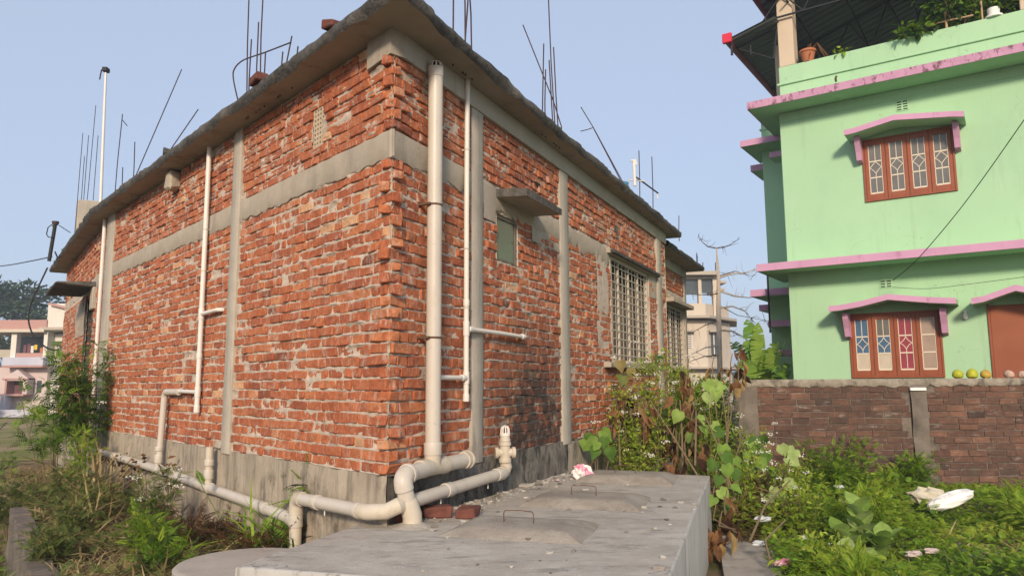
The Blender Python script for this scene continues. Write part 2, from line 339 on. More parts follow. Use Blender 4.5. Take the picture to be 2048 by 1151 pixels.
CORNER = ((CS[:, 0] > 0)*4+(CS[:, 1] > 0)*2+(CS[:, 2] > 0)).astype(int)
def cbox_local(h, c, jit=0.):
    V = CS*np.asarray(h, float)-CS*CMASK*c
    if jit: V = V+rng.normal(0, jit, (8, 3))[CORNER]
    return V
class Frame:
    """wall coordinates: t along, n outward, z up"""
    def __init__(s, o, d): s.o = np.asarray(o, float); s.d = np.asarray(d, float); s.n = None
    def setn(s, n): s.n = np.asarray(n, float); return s
    def p(s, t, n, z): return s.o+s.d*t+s.n*n+np.array([0, 0, z])
    def w(s, A):
        A = np.asarray(A, float); return s.o+A[:, :1]*s.d+A[:, 1:2]*s.n+A[:, 2:3]*np.array([0, 0, 1.])
FLIP = {}
def addb(mb, fr, t0, t1, n0, n1, z0, z1, ch=.004, jit=0., tint=.5, mi=0):
    h = np.array([(t1-t0)/2, (n1-n0)/2, (z1-z0)/2]); ch = min(ch, h.min()*.45)
    L = cbox_local(h, ch, jit)+np.array([(t0+t1)/2, (n0+n1)/2, (z0+z1)/2])
    W = fr.w(L)
    F = CF
    if np.cross(fr.d, fr.n)[2] < 0: F = [f[::-1] for f in CF]
    return mb.add(W, F, tint, mi)
def box(fr, t0, t1, n0, n1, z0, z1, ch=.004, jit=0., tint=.5):
    return addb(MB(), fr, t0, t1, n0, n1, z0, z1, ch, jit, tint)
XY = Frame((0, 0, 0), (1, 0, 0)).setn((0, 1, 0))
def tube(mb, pts, r, seg=12, tint=.5, caps=True, mi=0):
    P = np.asarray(pts, float); k = len(P); r = np.full(k, r) if np.isscalar(r) else np.asarray(r, float)
    T = np.gradient(P, axis=0) if k > 2 else np.repeat((P[1]-P[0])[None], 2, 0)
    T = T/np.linalg.norm(T, axis=1, keepdims=True)
    a = np.array([0, 0, 1.]) if abs(T[0][2]) < .9 else np.array([1., 0, 0])
    u = np.cross(a, T[0]); u /= np.linalg.norm(u); rings = []
    for i in range(k):
        u = u-T[i]*(u @ T[i]); u /= np.linalg.norm(u); v = np.cross(T[i], u)
        th = np.linspace(0, 2*np.pi, seg, endpoint=False)
        rings.append(P[i]+r[i]*(np.cos(th)[:, None]*u+np.sin(th)[:, None]*v))
    V = np.concatenate(rings); i = np.arange(seg); j = (i+1) % seg
    F = np.concatenate([np.stack([q*seg+i, q*seg+j, (q+1)*seg+j, (q+1)*seg+i], 1) for q in range(k-1)])
    mb.add(V, F, tint, mi)
    if caps:
        mb.add(rings[0][::-1], [list(range(seg))], tint, mi); mb.add(rings[-1], [list(range(seg))], tint, mi)
    return mb
def lathe(mb, base, axis, prof, seg=20, tint=.5):
    """prof: list of (distance along axis, radius)"""
    base = np.asarray(base, float); ax = np.asarray(axis, float); ax = ax/np.linalg.norm(ax)
    a = np.array([0, 0, 1.]) if abs(ax[2]) < .9 else np.array([1., 0, 0])
    u = np.cross(a, ax); u /= np.linalg.norm(u); v = np.cross(ax, u)
    th = np.linspace(0, 2*np.pi, seg, endpoint=False); C = np.cos(th)[:, None]*u+np.sin(th)[:, None]*v
    V = np.concatenate([base+ax*s+C*max(r, 1e-4) for s, r in prof]); i = np.arange(seg); j = (i+1) % seg
    F = np.concatenate([np.stack([q*seg+i, q*seg+j, (q+1)*seg+j, (q+1)*seg+i], 1) for q in range(len(prof)-1)])
    mb.add(V, F, tint)
    if prof[0][1] > .001: mb.add(V[:seg][::-1], [list(range(seg))], tint)
    if prof[-1][1] > .001: mb.add(V[-seg:], [list(range(seg))], tint)
    return mb
def bend(p0, p1, p2, r=.08, k=6):
    """p1 rounded corner: returns points from near p0 side to p2 side"""
    p0, p1, p2 = map(lambda q: np.asarray(q, float), (p0, p1, p2))
    a = p1+(p0-p1)/np.linalg.norm(p0-p1)*r; b = p1+(p2-p1)/np.linalg.norm(p2-p1)*r
    return [(1-s)**2*a+2*s*(1-s)*p1+s*s*b for s in np.linspace(0, 1, k)]
def prism(mb, poly, z0, z1, tint=.5, mi=0):
    P = np.asarray(poly, float); k = len(P)
    a = 0.5*np.sum(P[:, 0]*np.roll(P[:, 1], -1)-np.roll(P[:, 0], -1)*P[:, 1])
    if a < 0: P = P[::-1]
    V = np.concatenate([np.c_[P, np.full(k, z0)], np.c_[P, np.full(k, z1)]])
    F = [list(range(k))[::-1], list(range(k, 2*k))]+[[i, (i+1) % k, k+(i+1) % k, k+i] for i in range(k)]
    return mb.add(V, F, tint, mi)
def vnoise(x, y, cell, seed):
    """smooth value noise for arrays x, y"""
    g = np.random.default_rng(seed).random((256, 256)); xs = x/cell; ys = y/cell
    i = np.floor(xs).astype(int); j = np.floor(ys).astype(int); fx = xs-i; fy = ys-j
    fx = fx*fx*(3-2*fx); fy = fy*fy*(3-2*fy); i %= 256; j %= 256; i1 = (i+1) % 256; j1 = (j+1) % 256
    return (g[i, j]*(1-fx)+g[i1, j]*fx)*(1-fy)+(g[i, j1]*(1-fx)+g[i1, j1]*fx)*fy
def proj(P):
    P = np.asarray(P, float)-np.array([0, 0, EYE]); d = P @ np.array(fw)
    return 1024+1485.04*(P @ np.array(rt))/d, 575.5-1485.04*(P @ np.array(upv))/d, d

# ---------------------------------------------------------------- frames of the walls
C0 = np.array([-.85472759, 5.15, 0.])
dL = np.array([-.66264913, .74892999, 0]); nL = np.array([-.74892999, -.66264913, 0])
dR = np.array([.4210479, .9070384, 0]); nR = np.array([.9070384, -.4210479, 0])
d2 = np.array([-.5886198, .80841001, 0]); n2 = np.array([-.80841001, -.5886198, 0])
dH = np.array([.8236512, -.56709673, 0]); nH = np.array([-.56709673, -.8236512, 0])
L = Frame(C0, dL).setn(nL); RW = Frame(C0, dR).setn(nR)
L2 = Frame(C0+dL*7.8, d2).setn(n2); AX = Frame(C0-nR*.35, dR).setn(nR)
HC = np.array([5.40561, 14.4, 0.]); HF = Frame(HC, dH).setn(nH)
BW = Frame((3.17, 10.35, 0), (math.cos(.06), -math.sin(.06), 0)).setn((-math.sin(.06), -math.cos(.06), 0))
ZB, ZS, ZB1, ZB2, CH = 1.022, 4.215, 3.25, 3.46, .0825

# ================================================================ ground
RET0, RET1 = np.array([-3.05, 5.1]), np.array([-5.35, 8.3])      # line of the low retaining wall
rdir = (RET1-RET0)/np.linalg.norm(RET1-RET0); rnor = np.array([rdir[1], -rdir[0]])     # towards the building
def sstep(x, a, b):
    t = np.clip((x-a)/(b-a), 0, 1); return t*t*(3-2*t)
def ground_h(x, y):
    x = np.asarray(x, float); y = np.asarray(y, float)
    s = (x-RET0[0])*rnor[0]+(y-RET0[1])*rnor[1]              # >0 building side
    left = (1-sstep(x, -1.4, -.6))*(1-sstep(y, 11.5, 16))
    h = .03+.0*x
    h = h+left*np.where(s > .06, .19, -.42)*np.where(y > 1, 1, 1)
    right = sstep(x, 2.4, 3.6)*(1-sstep(y, 10.0, 10.3))
    h = h+right*(.10*vnoise(x+50, y+50, .9, 3)+.10*sstep(y, 7, 10))
    near = np.exp(-((x/14)**2+((y-8)/14)**2))
    h = h+near*.06*(vnoise(x+60, y+60, .5, 5)-.5)
    return h
xs = np.unique(np.concatenate([np.linspace(-600, -20, 14), np.arange(-20, -8, .8), np.arange(-8, 9, .16), np.arange(9, 20, 1.), np.linspace(20, 600, 14)]))
ys = np.unique(np.concatenate([np.linspace(-300, -2, 8), np.arange(-2, 14, .16), np.arange(14, 30, 1.2), np.linspace(30, 1200, 14)]))
GX, GY = np.meshgrid(xs, ys); GZ = ground_h(GX, GY)
def grid_faces(nx, ny, keep=None):
    i, j = np.meshgrid(np.arange(nx-1), np.arange(ny-1)); b = (j*nx+i).ravel()
    F = np.stack([b, b+1, b+nx+1, b+nx], 1)
    return F if keep is None else F[keep.ravel()]
mb = MB().add(np.stack([GX, GY, GZ], -1).reshape(-1, 3), grid_faces(len(xs), len(ys)))
solo('ground', mb, M['soil'], kind='structure', smooth=True)
mb = MB(); prism(mb, [(-60, 17), (-9.2, 17), (-9.2, 45), (-60, 45)], .02, .045); solo('courtyard', mb, M['yard'], kind='structure')
mb = MB(); prism(mb, [(.99, 3.3), (1.36, 3.2), (2.42, 7.2), (2.1, 7.9)], -.05, .10); solo('path', mb, M['path'], kind='structure')

# ================================================================ brick building
house = thing('brick_building', 'unfinished red brick house with bare mortar joints and rebar on its roof', 'house', (C0[0], C0[1], 0))
bricks_all = []          # (corner verts, tint, wall key, size for ranking)
def brick_size(kind): return {'s': .235, 'h': .112, 'q': .17}[kind]
def lay(fr, key, t0, t1, z0, courses, holes=(), nj=.006, mono=.5):
    for k in range(courses):
        z = z0+k*CH; t = t0-rng.random()*.16
        while t < t1:
            kd = 's' if rng.random() < mono else ('h' if rng.random() < .8 else 'q')
            l = brick_size(kd)*(1+rng.normal(0, .025)); a, b = max(t, t0), min(t+l, t1)
            t += l+.012+abs(rng.normal(0, .004))
            if b-a < .045: continue
            zc = z+CH/2
            cuts = [(a, b)]
            for (h0, h1, hz0, hz1) in holes:
                if hz0-.02 < zc < hz1+.02:
                    nc = []
                    for (p, q) in cuts:
                        if q <= h0 or p >= h1: nc.append((p, q)); continue
                        if h0-p > .05: nc.append((p, h0-.004))
                        if q-h1 > .05: nc.append((h1+.004, q))
                    cuts = nc
            for p, q in cuts:
                tint = float(np.clip(rng.normal(.47, .155), 0, .85))
                if rng.random() < .022: tint = 1.
                hgt = .0675+rng.normal(0, .003)
                n = rng.normal(0, nj)+.002
                Lc = cbox_local(((q-p)/2, .055, hgt/2), .0025+rng.random()*.004, .0038)
                yaw = rng.normal(0, .018); rol = rng.normal(0, .012)
                ca, sa = math.cos(yaw), math.sin(yaw)
                Lc = np.stack([Lc[:, 0]*ca-Lc[:, 1]*sa, Lc[:, 0]*sa+Lc[:, 1]*ca, Lc[:, 2]+Lc[:, 0]*rol], 1)
                Lc = Lc+np.array([(p+q)/2, n-.055, zc+rng.normal(0, .002)])
                bricks_all.append((fr, fr.w(Lc), tint, key))
def mortar(fr, t0, t1, z0, z1, res, holes, seed, zjoint=None):
    ts = np.arange(t0, t1+res*.5, res); ts[-1] = t1; zs = np.arange(z0, z1+.006, .0275*.75); zs[-1] = z1
    T, Z = np.meshgrid(ts, zs)
    nn = -.0115+.014*(vnoise(T+9, Z+9, .05, seed)-.5)+.014*(vnoise(T+9, Z+9, .016, seed+1)-.5)
    ph = ((Z-zjoint) % CH)/CH; d = np.minimum(ph, 1-ph)
    nn = nn+.024*np.exp(-(d/.14)**2)*vnoise(T+3, Z+30, .11, seed+2)**1.4
    blob = vnoise(T+5, Z+5, .17, seed+3); nn = nn+.07*np.clip(blob-.88, 0, 1)
    V = fr.w(np.stack([T.ravel(), nn.ravel(), Z.ravel()], 1))
    tc = (T[:-1, :-1]+T[1:, 1:])/2; zc = (Z[:-1, :-1]+Z[1:, 1:])/2; keep = np.ones(tc.shape, bool)
    for (h0, h1, a, b) in holes: keep &= ~((tc > h0) & (tc < h1) & (zc > a) & (zc < b))
    F = grid_faces(len(ts), len(zs), keep)
    if np.cross(fr.d, fr.n)[2] > 0: F = F[:, ::-1]
    return MB().add(V, F)
# openings
VENT = (1.07, 1.27, 3.63, 3.96)
SWIN = (1.70, 2.17, 2.77, 3.20)
GWIN = (5.14, 7.17, 1.92, 3.35)
AWIN = (9.80, 11.35, 1.95, 3.16)
DOOR = (1.62, 2.5, .9, 3.14)
COLS_L = [(2.775, 2.975), (7.62, 8.05)]
COLS_R = [(1.19, 1.395), (3.275, 3.535), (7.66, 7.95)]
bw = [('L', L, 0, 7.8, [VENT], 9, 27), ('L2', L2, 0.25, 6.42, [DOOR], 9, 27), ('R', RW, 0, 8.3, [SWIN, GWIN], 7, 27), ('A', AX, 8.25, 11.62, [AWIN], 5, 27)]
walls = {}
for key, fr, t0, t1, holes, up_c, lo_c in bw:
    ztop = ZB2+up_c*CH
    s0 = {'L': 31, 'L2': 41, 'R': 51, 'A': 61}[key]
    m1 = mortar(fr, t0, t1, ZB, ztop+.02, .03 if key in 'LR' else .06, holes, s0, ZB)
    nm = 'brick_wall'
    walls[key] = part(nm, m1, M['mortar'], house, smooth=True, angle=70)
    colh = [(a, b, 0, 9) for a, b in {'L': COLS_L, 'L2': [], 'R': COLS_R, 'A': [(11.42, 11.7)]}[key]]
    lay(fr, key, t0+(.03 if key in 'LR' else 0), t1, ZB, lo_c, holes+colh, mono=.5 if key != 'L2' else .7)
    lay(fr, key, t0+(.03 if key in 'LR' else 0), t1, ZB2, up_c, holes+colh+([(-.1, .33, 4.0, 4.3)] if key == 'L' else []))
# quoin bricks at the acute corner, alternately along one wall and the other
for k in list(range(27))+list(range(100, 107)):
    z = ZB+k*CH if k < 100 else ZB2+(k-100)*CH
    fr, key = ((L, 'L') if k % 2 else (RW, 'R'))
    ln = .235 if rng.random() < .75 else .19
    off = rng.normal(.004, .009); a = rng.normal(-.002, .016)
    Lc = cbox_local((ln/2, .045, .0335+rng.normal(0, .0015)), .006, .005)
    yaw = rng.normal(0, .05); ca, sa = math.cos(yaw), math.sin(yaw)
    Lc = np.stack([Lc[:, 0]*ca-Lc[:, 1]*sa, Lc[:, 0]*sa+Lc[:, 1]*ca, Lc[:, 2]], 1)+np.array([a+ln/2, off-.045, z+CH/2])
    bricks_all.append((fr, fr.w(Lc), float(np.clip(rng.normal(.6, .2), 0, 1)), key))
def orient(fr): return CF if np.cross(fr.d, fr.n)[2] > 0 else [f[::-1] for f in CF]
rank = []
for i, (fr, V, t, key) in enumerate(bricks_all):
    x, y, d = proj(V)
    inside = (x.mean() > 0) and (x.mean() < 2048) and (y.mean() > 0) and (y.mean() < 1151)
    face = abs(np.dot(fr.n, (V.mean(0)-np.array([0, 0, EYE]))/np.linalg.norm(V.mean(0))))
    ln = np.linalg.norm(V.max(0)-V.min(0))
    rank.append(ln*face/(V.mean(0)[1]**2) if inside else 0)
top = set(np.argsort(rank)[::-1][:300].tolist())
rest = {}
for i, (fr, V, t, key) in enumerate(bricks_all):
    if i in top:
        part('brick', MB().add(V, orient(fr), t), M['brick'], walls[key])
    else: rest.setdefault('all', MB()).add(V, orient(fr), t)
part('bricks', rest['all'], M['brick'], house, kind='stuff')
# plinth
def slabgrid(fr, t0, t1, z0, z1, n, res, amp, seed, wavy=.0):
    """rough plastered face with its top returned into the wall"""
    ts = np.linspace(t0, t1, max(2, int((t1-t0)/res)+1)); zs = np.linspace(z0, z1, max(2, int((z1-z0)/res)+1))
    T, Z = np.meshgrid(ts, zs); Z = Z+wavy*(vnoise(T, Z*0+4, .14, seed+5)-.5)*((Z-z0)/(z1-z0))
    nn = n+amp*(vnoise(T+9, Z+9, .22, seed)-.5)+amp*.4*(vnoise(T+9, Z+9, .06, seed+1)-.5)
    T2 = np.vstack([T, T[-1:]]); Z2 = np.vstack([Z, Z[-1:]]); N2 = np.vstack([nn, nn[-1:]*0-.09])
    F = grid_faces(len(ts), len(zs)+1)
    if np.cross(fr.d, fr.n)[2] > 0: F = F[:, ::-1]
    return MB().add(fr.w(np.stack([T2.ravel(), N2.ravel(), Z2.ravel()], 1)), F)
part('plinth', slabgrid(L, -.02, 7.8, -.5, ZB, .012, .07, .02, 71, .02), M['plinth'], house, smooth=True)
part('plinth', slabgrid(L2, 0, 6.42, -.5, ZB, .012, .14, .02, 72), M['plinth'], house, smooth=True)
part('plinth', slabgrid(RW, -.005, 3.42, -.1, ZB, .014, .06, .03, 73, .03), M['plinth_dark'], house, smooth=True)
part('plinth', slabgrid(RW, 3.42, 8.3, -.1, ZB-.01, .014, .1, .02, 74, .02), M['plinth'], house, smooth=True)
part('plinth', slabgrid(AX, 8.25, 11.62, -.1, ZB-.01, .014, .2, .02, 75), M['plinth'], house, smooth=True)
# plinth ledge seen under the long pipe: the lower course stands a little proud
part('plinth_ledge', slabgrid(L, 1.2, 7.8, -.5, .60, .045, .08, .03, 76, .03), M['plinth'], house, smooth=True)
# tie band
def band(fr, t0, t1, z0, z1, n, seed, ragged=.03, nb=-.10):
    ts = np.linspace(t0, t1, max(2, int((t1-t0)/.035)+1)); zb = np.full(len(ts), z0)+ragged*(vnoise(ts, ts*0+1, .09, seed)-.6)+ragged*.5*(vnoise(ts, ts*0, .035, seed+2)-.5)
    zt = np.full(len(ts), z1)+ragged*.5*(vnoise(ts, ts*0+2, .12, seed+1)-.5)
    rows = [(nb, zb), (n-.004, zb+.003), (n, zb+.010), (n+.002, (zb+zt)/2), (n, zt-.008), (n-.004, zt-.001), (nb, zt)]
    V = np.concatenate([np.stack([ts, np.full(len(ts), a), z], 1) for a, z in rows])
    F = grid_faces(len(ts), len(rows))
    if np.cross(fr.d, fr.n)[2] > 0: F = F[:, ::-1]
    mb = MB().add(fr.w(V), F); k = len(ts)
    for e in (0, k-1): mb.add(fr.w(V[[r*k+e for r in range(len(rows))]]), [list(range(len(rows)))])
    return mb
part('tie_band', band(L, -.0175, 2.775, ZB1, ZB2, .012, 81, nb=-.010), M['concrete'], house, smooth=True, angle=40)
part('tie_band', band(L, 2.975, 7.62, ZB1, ZB2, .012, 82), M['concrete'], house, smooth=True, angle=40)
part('tie_band', band(L2, .25, 1.6, ZB1, ZB2, .010, 83), M['concrete'], house, smooth=True, angle=40)
part('tie_band', band(RW, -.0175, 1.19, ZB1, ZB2, .012, 84, nb=-.010), M['concrete'], house, smooth=True, angle=40)
part('tie_band', band(RW, 1.395, 3.275, ZB1-.02, ZB2-.02, .010, 85, .06), M['concrete'], house, smooth=True, angle=40)
part('tie_band', band(RW, 3.535, 5.1, ZB1-.03, ZB2-.02, .010, 86, .09), M['concrete'], house, smooth=True, angle=40)
# columns
for fr, (a, b), z1, n in [(L, COLS_L[0], ZS, .024), (L, COLS_L[1], ZS, .02), (RW, COLS_R[0], 4.03, .022), (RW, COLS_R[1], 4.03, .022), (RW, COLS_R[2], 4.03, .03), (AX, (11.42, 11.62), 3.87, .02)]:
    mb = MB(); zz = np.linspace(ZB-.03, z1, 26); w = .012*(vnoise(zz+a*7, zz*0, .5, 91)-.5); w2 = .012*(vnoise(zz+a*9, zz*0, .4, 92)-.5)
    rows = []
    for z, p, q in zip(zz, w, w2): rows.append([(a+p, -.09, z), (a+p, n-.006, z), (a+p+.008, n, z), (b+q-.008, n, z), (b+q, n-.006, z), (b+q, -.09, z)])
    V = np.array(rows).reshape(-1, 3); F = grid_faces(6, len(zz))
    if np.cross(fr.d, fr.n)[2] > 0: F = F[:, ::-1]
    part('column', MB().add(fr.w(V), F), M['column'], house, smooth=True, angle=40)
part('column', box(L2, 0.0, .26, -.09, .022, -.3, ZS, .008), M['column'], house)
# beam under the roof on the long right side, returned round the corner
mb = box(RW, .10, 8.32, -.12, .035, 4.033, ZS, .004)
part('roof_beam', mb, M['beam'], house)
part('beam_end', MB().add(L.w([(0.32, .034, 4.0), (.32, .034, ZS), (.32, -.1, ZS), (.32, -.1, 4.0)]), [[0, 1, 2, 3]]).add(
    np.array([L.p(.32, .034, 4.0), L.p(-.012, .034, 4.02), RW.p(.102, .037, 4.03), RW.p(.102, -.11, 4.03), L.p(.32, -.1, 4.0),
              L.p(.32, .034, ZS), L.p(-.012, .034, ZS), RW.p(.102, .037, ZS), RW.p(.102, -.11, ZS), L.p(.32, -.1, ZS)]),
    [[0, 1, 6, 5], [1, 2, 7, 6], [4, 3, 2, 1, 0], [0, 5, 9, 4], [2, 3, 8, 7]]), M['concrete'], house)
part('roof_beam', box(AX, 8.25, 11.64, -.12, .03, 3.87, 4.06, .004), M['beam'], house)
# the plaster patches and small blocked holes
part('plaster_patch', slabgrid(RW, 1.42, 1.66, 3.10, 3.42, .012, .05, .012, 95, .05), M['concrete'], house, smooth=True)
part('plaster_patch', slabgrid(RW, 2.5, 3.27, 3.08, 3.25, .008, .05, .012, 96, .10), M['concrete'], house, smooth=True)
part('plaster_patch', slabgrid(RW, 4.55, 5.02, 1.99, 3.28, .006, .06, .02, 97, .05), M['mortar'], house, smooth=True)
part('wooden_plug', box(RW, 5.38, 5.56, -.05, .008, 3.62, 3.82, .006), M['slab_edge'], house)
part('put_log_hole', box(RW, 2.60, 2.75, -.05, .006, 3.67, 3.74, .012), M['dark'], house)
part('put_log_hole', box(L, 1.50, 1.55, -.05, .005, 2.53, 2.56, .01), M['dark'], house)
part('cement_bracket', box(L, 4.70, 4.88, -.02, .13, 3.97, 4.19, .025, .012), M['concrete'], house)
# roof slab: ragged outer edge
def slab(path, z0, z1, amp, seed, inner):
    """path: outer edge points (x,y) in order; inner: closing points"""
    pts = []
    for a, b in zip(path[:-1], path[1:]):
        a = np.array(a); b = np.array(b); k = max(2, int(np.linalg.norm(b-a)/.05))
        for i in range(k): pts.append(a+(b-a)*i/k)
    pts.append(np.array(path[-1])); pts = np.array(pts); k = len(pts)
    tg = np.gradient(pts, axis=0); tg /= np.linalg.norm(tg, axis=1, keepdims=True)
    s = np.arange(k)*.05
    nrm = np.stack([tg[:, 1], -tg[:, 0]], 1)
    cen = np.mean(list(path)+list(inner), axis=0)
    if np.mean(np.sum((pts-cen)*nrm, 1)) < 0: nrm = -nrm
    e0 = amp*(vnoise(s, s*0, .35, seed)-.5)+amp*.6*(vnoise(s, s*0+3, .11, seed+1)-.5)
    e1 = amp*1.2*(vnoise(s, s*0+6, .28, seed+2)-.5)+amp*.8*(vnoise(s, s*0+3, .09, seed+4)-.5)
    rows = [(pts+nrm*(e0-.015)[:, None], z0+.0*s), (pts+nrm*(e0)[:, None], z0+.012+.010*vnoise(s, s*0+8, .1, seed)),
            (pts+nrm*(e0*.4+.014)[:, None], (z0+z1)/2+0*s), (pts+nrm*(e1*.7+.006)[:, None], z1-.015+.012*vnoise(s, s*0, .1, seed+6)), (pts+nrm*(e1*.6-.02)[:, None], z1+.022*vnoise(s, s*0+2, .13, seed+7))]
    V = np.concatenate([np.c_[p, z] for p, z in rows]); F = grid_faces(k, 5)
    edge = MB().add(V, F)
    lo = np.concatenate([np.c_[rows[0][0], rows[0][1]], [(x, y, z0) for x, y in inner]])
    hi = np.concatenate([np.c_[rows[4][0], rows[4][1]], [(x, y, z1) for x, y in inner]])
    return edge, MB().add(lo, [list(range(len(lo)))]), MB().add(hi, [list(range(len(hi)))])
def xy(fr, t, n): return tuple(fr.p(t, n, 0)[:2])
def isect(p, d, q, e):
    A = np.array([[d[0], -e[0]], [d[1], -e[1]]]); s = np.linalg.solve(A, np.array(q)-np.array(p)); return tuple(np.array(p)+np.array(d)*s[0])
kL = isect(xy(L, 0, .26), dL[:2], xy(RW, 0, .33), dR[:2])
kJ = isect(xy(L, 0, .26), dL[:2], xy(L2, 0, .28), d2[:2])
far_l, far_r = xy(L2, 7.15, .28), xy(RW, 8.75, .20)
e, lo, hi = slab([xy(L2, 7.15, -2.2), far_l, kJ, kL, xy(RW, 1.8, .25), far_r, xy(RW, 8.75, -1.5)], ZS, 4.315, .05, 101, [(4, 17), (-5, 18.5)])
rs = part('roof_slab', lo, M['soffit'], house); part('roof_edge', e, M['slab_edge'], rs, smooth=True, angle=60); part('roof_top', hi, M['slab_edge'], rs)
e, lo, hi = slab([xy(AX, 8.6, .36), xy(AX, 11.95, .36), xy(AX, 11.95, -2)], 4.06, 4.15, .04, 111, [xy(AX, 8.6, -2)])
rs2 = part('roof_slab', lo, M['soffit'], house); part('roof_edge', e, M['slab_edge'], rs2, smooth=True, angle=60); part('roof_top', hi, M['slab_edge'], rs2)
# rear walls close the shell
mb = MB(); P = [L2.p(6.42, -.02, 0), np.array([-6.5, 17.5, 0]), np.array([3.2, 17.8, 0]), AX.p(11.6, -.02, 0)]
for a, b in zip(P[:-1], P[1:]): mb.add([a-[0, 0, .3], b-[0, 0, .3], b+[0, 0, 4.22], a+[0, 0, 4.22]], [[0, 1, 2, 3]])
mb.add([AX.p(8.3, .36, 0), AX.p(8.3, -.3, 0), AX.p(8.3, -.3, 4.2), AX.p(8.3, .36, 4.2)], [[0, 1, 2, 3]])
part('rear_wall', mb, M['concrete'], house)
# vent grille in the left wall: cement jaali with triangular holes
t0, t1, z0, z1 = VENT
g = part('vent_grille', box(L, t0, t1, -.075, -.06, z0, z1, .001), M['dark'], house)
mb = MB()
for i in range(5): addb(mb, L, t0+i*(t1-t0-.014)/4, t0+i*(t1-t0-.014)/4+.014, -.05, -.012, z0, z1, .002)
for j in range(9):
    z = z0+j*(z1-z0)/8
    addb(mb, L, t0, t1, -.048, -.014, z-.007, z+.007, .002)
    if j < 8:
        for i in range(4):
            a = t0+.007+i*(t1-t0-.014)/4; w = (t1-t0-.014)/4
            mb.add(L.w([(a, -.02, z), (a+w, -.02, z), (a, -.02, z+.036), (a, -.046, z), (a+w, -.046, z), (a, -.046, z+.036)]), [[0, 1, 2], [5, 4, 3], [0, 3, 4, 1], [1, 4, 5, 2]])
part('lattice', mb, M['jaali'], g)
# small frosted window with its sunshade
t0, t1, z0, z1 = SWIN
wf = MB()
for a in ((t0, t0+.012, z0, z1), (t1-.03, t1, z0, z1), (t0+.012, t1-.03, z1-.03, z1), (t0+.012, t1-.03, z0, z0+.02)): addb(wf, RW, a[0], a[1], -.10, -.012, a[2], a[3], .003)
w = part('small_window', wf, M['shutter'], house)
part('pane', box(RW, t0+.012, t1-.03, -.034, -.026, z0+.02, z1-.03, .001), M['frost'], w)
part('reveal', MB().add(RW.w([(t0, -.12, z0), (t0, 0, z0), (t0, 0, z1), (t0, -.12, z1), (t1, -.12, z0), (t1, 0, z0), (t1, 0, z1), (t1, -.12, z1)]), [[0, 1, 2, 3], [7, 6, 5, 4], [0, 4, 5, 1], [3, 2, 6, 7]]), M['mortar'], w)
mb = MB()
poly = [(1.67, 0), (2.57, 0), (2.565, .15), (2.57, .31), (2.15, .315), (1.70, .31)]
for (z, n) in ((3.335, 0),): pass
Vb = np.array([RW.p(t, n, 3.345-.05*n) for t, n in poly]); Vt = np.array([RW.p(t, n, 3.41-.06*n+(.01 if n == 0 else rng.normal(0, .008))) for t, n in poly])
mb.add(np.concatenate([Vb, Vt]), [[0, 1, 2, 3, 4, 5], [11, 10, 9, 8, 7, 6]], mi=0)
mb.F.pop(); mb.T.pop(); mb.mi.pop(); mb.V.pop(); mb.n = 0
mb.add(np.concatenate([Vb, Vt]), [[0, 1, 2, 3, 4, 5]], mi=0)
mb.add(np.concatenate([Vb, Vt]), [[11, 10, 9, 8, 7, 6]]+[[i, i+6, (i+1) % 6+6, (i+1) % 6] for i in range(6)], mi=1)
part('sunshade', mb, [M['soffit'], M['slab_edge']], house)
# big grilled window
def grille(fr, op, nv, nh, nm, nback):
    t0, t1, z0, z1 = op
    f = MB()
    for a in ((t0, t0+.045, z0, z1), (t1-.045, t1, z0, z1), (t0+.045, t1-.045, z1-.04, z1), (t0+.045, t1-.045, z0, z0+.04)): addb(f, fr, a[0], a[1], -.065, -.02, a[2], a[3], .004)
    for i in range(1, nm):
        t = t0+(t1-t0)*i/nm; addb(f, fr, t-.022, t+.022, -.062, -.034, z0+.04, z1-.04, .004)
    w = part('grille_window', f, M['grille'], house)
    for i in range(1, nv):
        t = t0+(t1-t0)*i/nv
        if min(abs(t-(t0+(t1-t0)*k/nm)) for k in range(nm+1)) < .05: continue
        part('bar', box(fr, t-.007, t+.007, -.038, -.032, z0+.03, z1-.03, .002), M['grille'], w)
    for j in range(1, nh):
        z = z0+(z1-z0)*j/nh; part('bar', box(fr, t0+.03, t1-.03, -.032, -.027, z-.007, z+.007, .001), M['grille'], w)
    # reveal and half-open inner shutters
    part('reveal', MB().add(fr.w([(t0, -.06, z0), (t0, .008, z0), (t0, .008, z1), (t0, -.06, z1), (t1, -.06, z0), (t1, .008, z0), (t1, .008, z1), (t1, -.06, z1)]), [[0, 1, 2, 3], [7, 6, 5, 4], [0, 4, 5, 1], [3, 2, 6, 7]]), M['column'], w)
    part('darkened_jamb', MB().add(fr.w([(t0, -.25, z0), (t0, -.061, z0), (t0, -.061, z1), (t0, -.25, z1), (t1, -.25, z0), (t1, -.061, z0), (t1, -.061, z1), (t1, -.25, z1)]), [[0, 1, 2, 3], [7, 6, 5, 4], [0, 4, 5, 1], [3, 2, 6, 7]]), M['shutter'], w)  # inner jamb coloured dark to imitate the dim room behind the bars
    for i in range(nm):
        a = t0+(t1-t0)*(i+.16)/nm
        part('shutter', box(fr, a, a+.03, -.52, -.14, z0+.05, z1-.06, .004), M['shutter'], w)
    return w
grille(RW, GWIN, 12, 13, 4, -.2); grille(AX, AWIN, 9, 12, 3, -.2)
t0, t1 = GWIN[:2]
part('lintel', box(RW, 4.98, 7.64, -.10, .055, 3.352, 3.43, .006), M['concrete'], house)
part('window_shade', box(RW, 5.02, 7.60, .055, .095, 3.36, 3.41, .008, .006), M['slab_edge'], house)
part('window_sill', box(RW, 4.78, 7.3, -.1, .10, 1.845, 1.918, .008), M['concrete'], house)
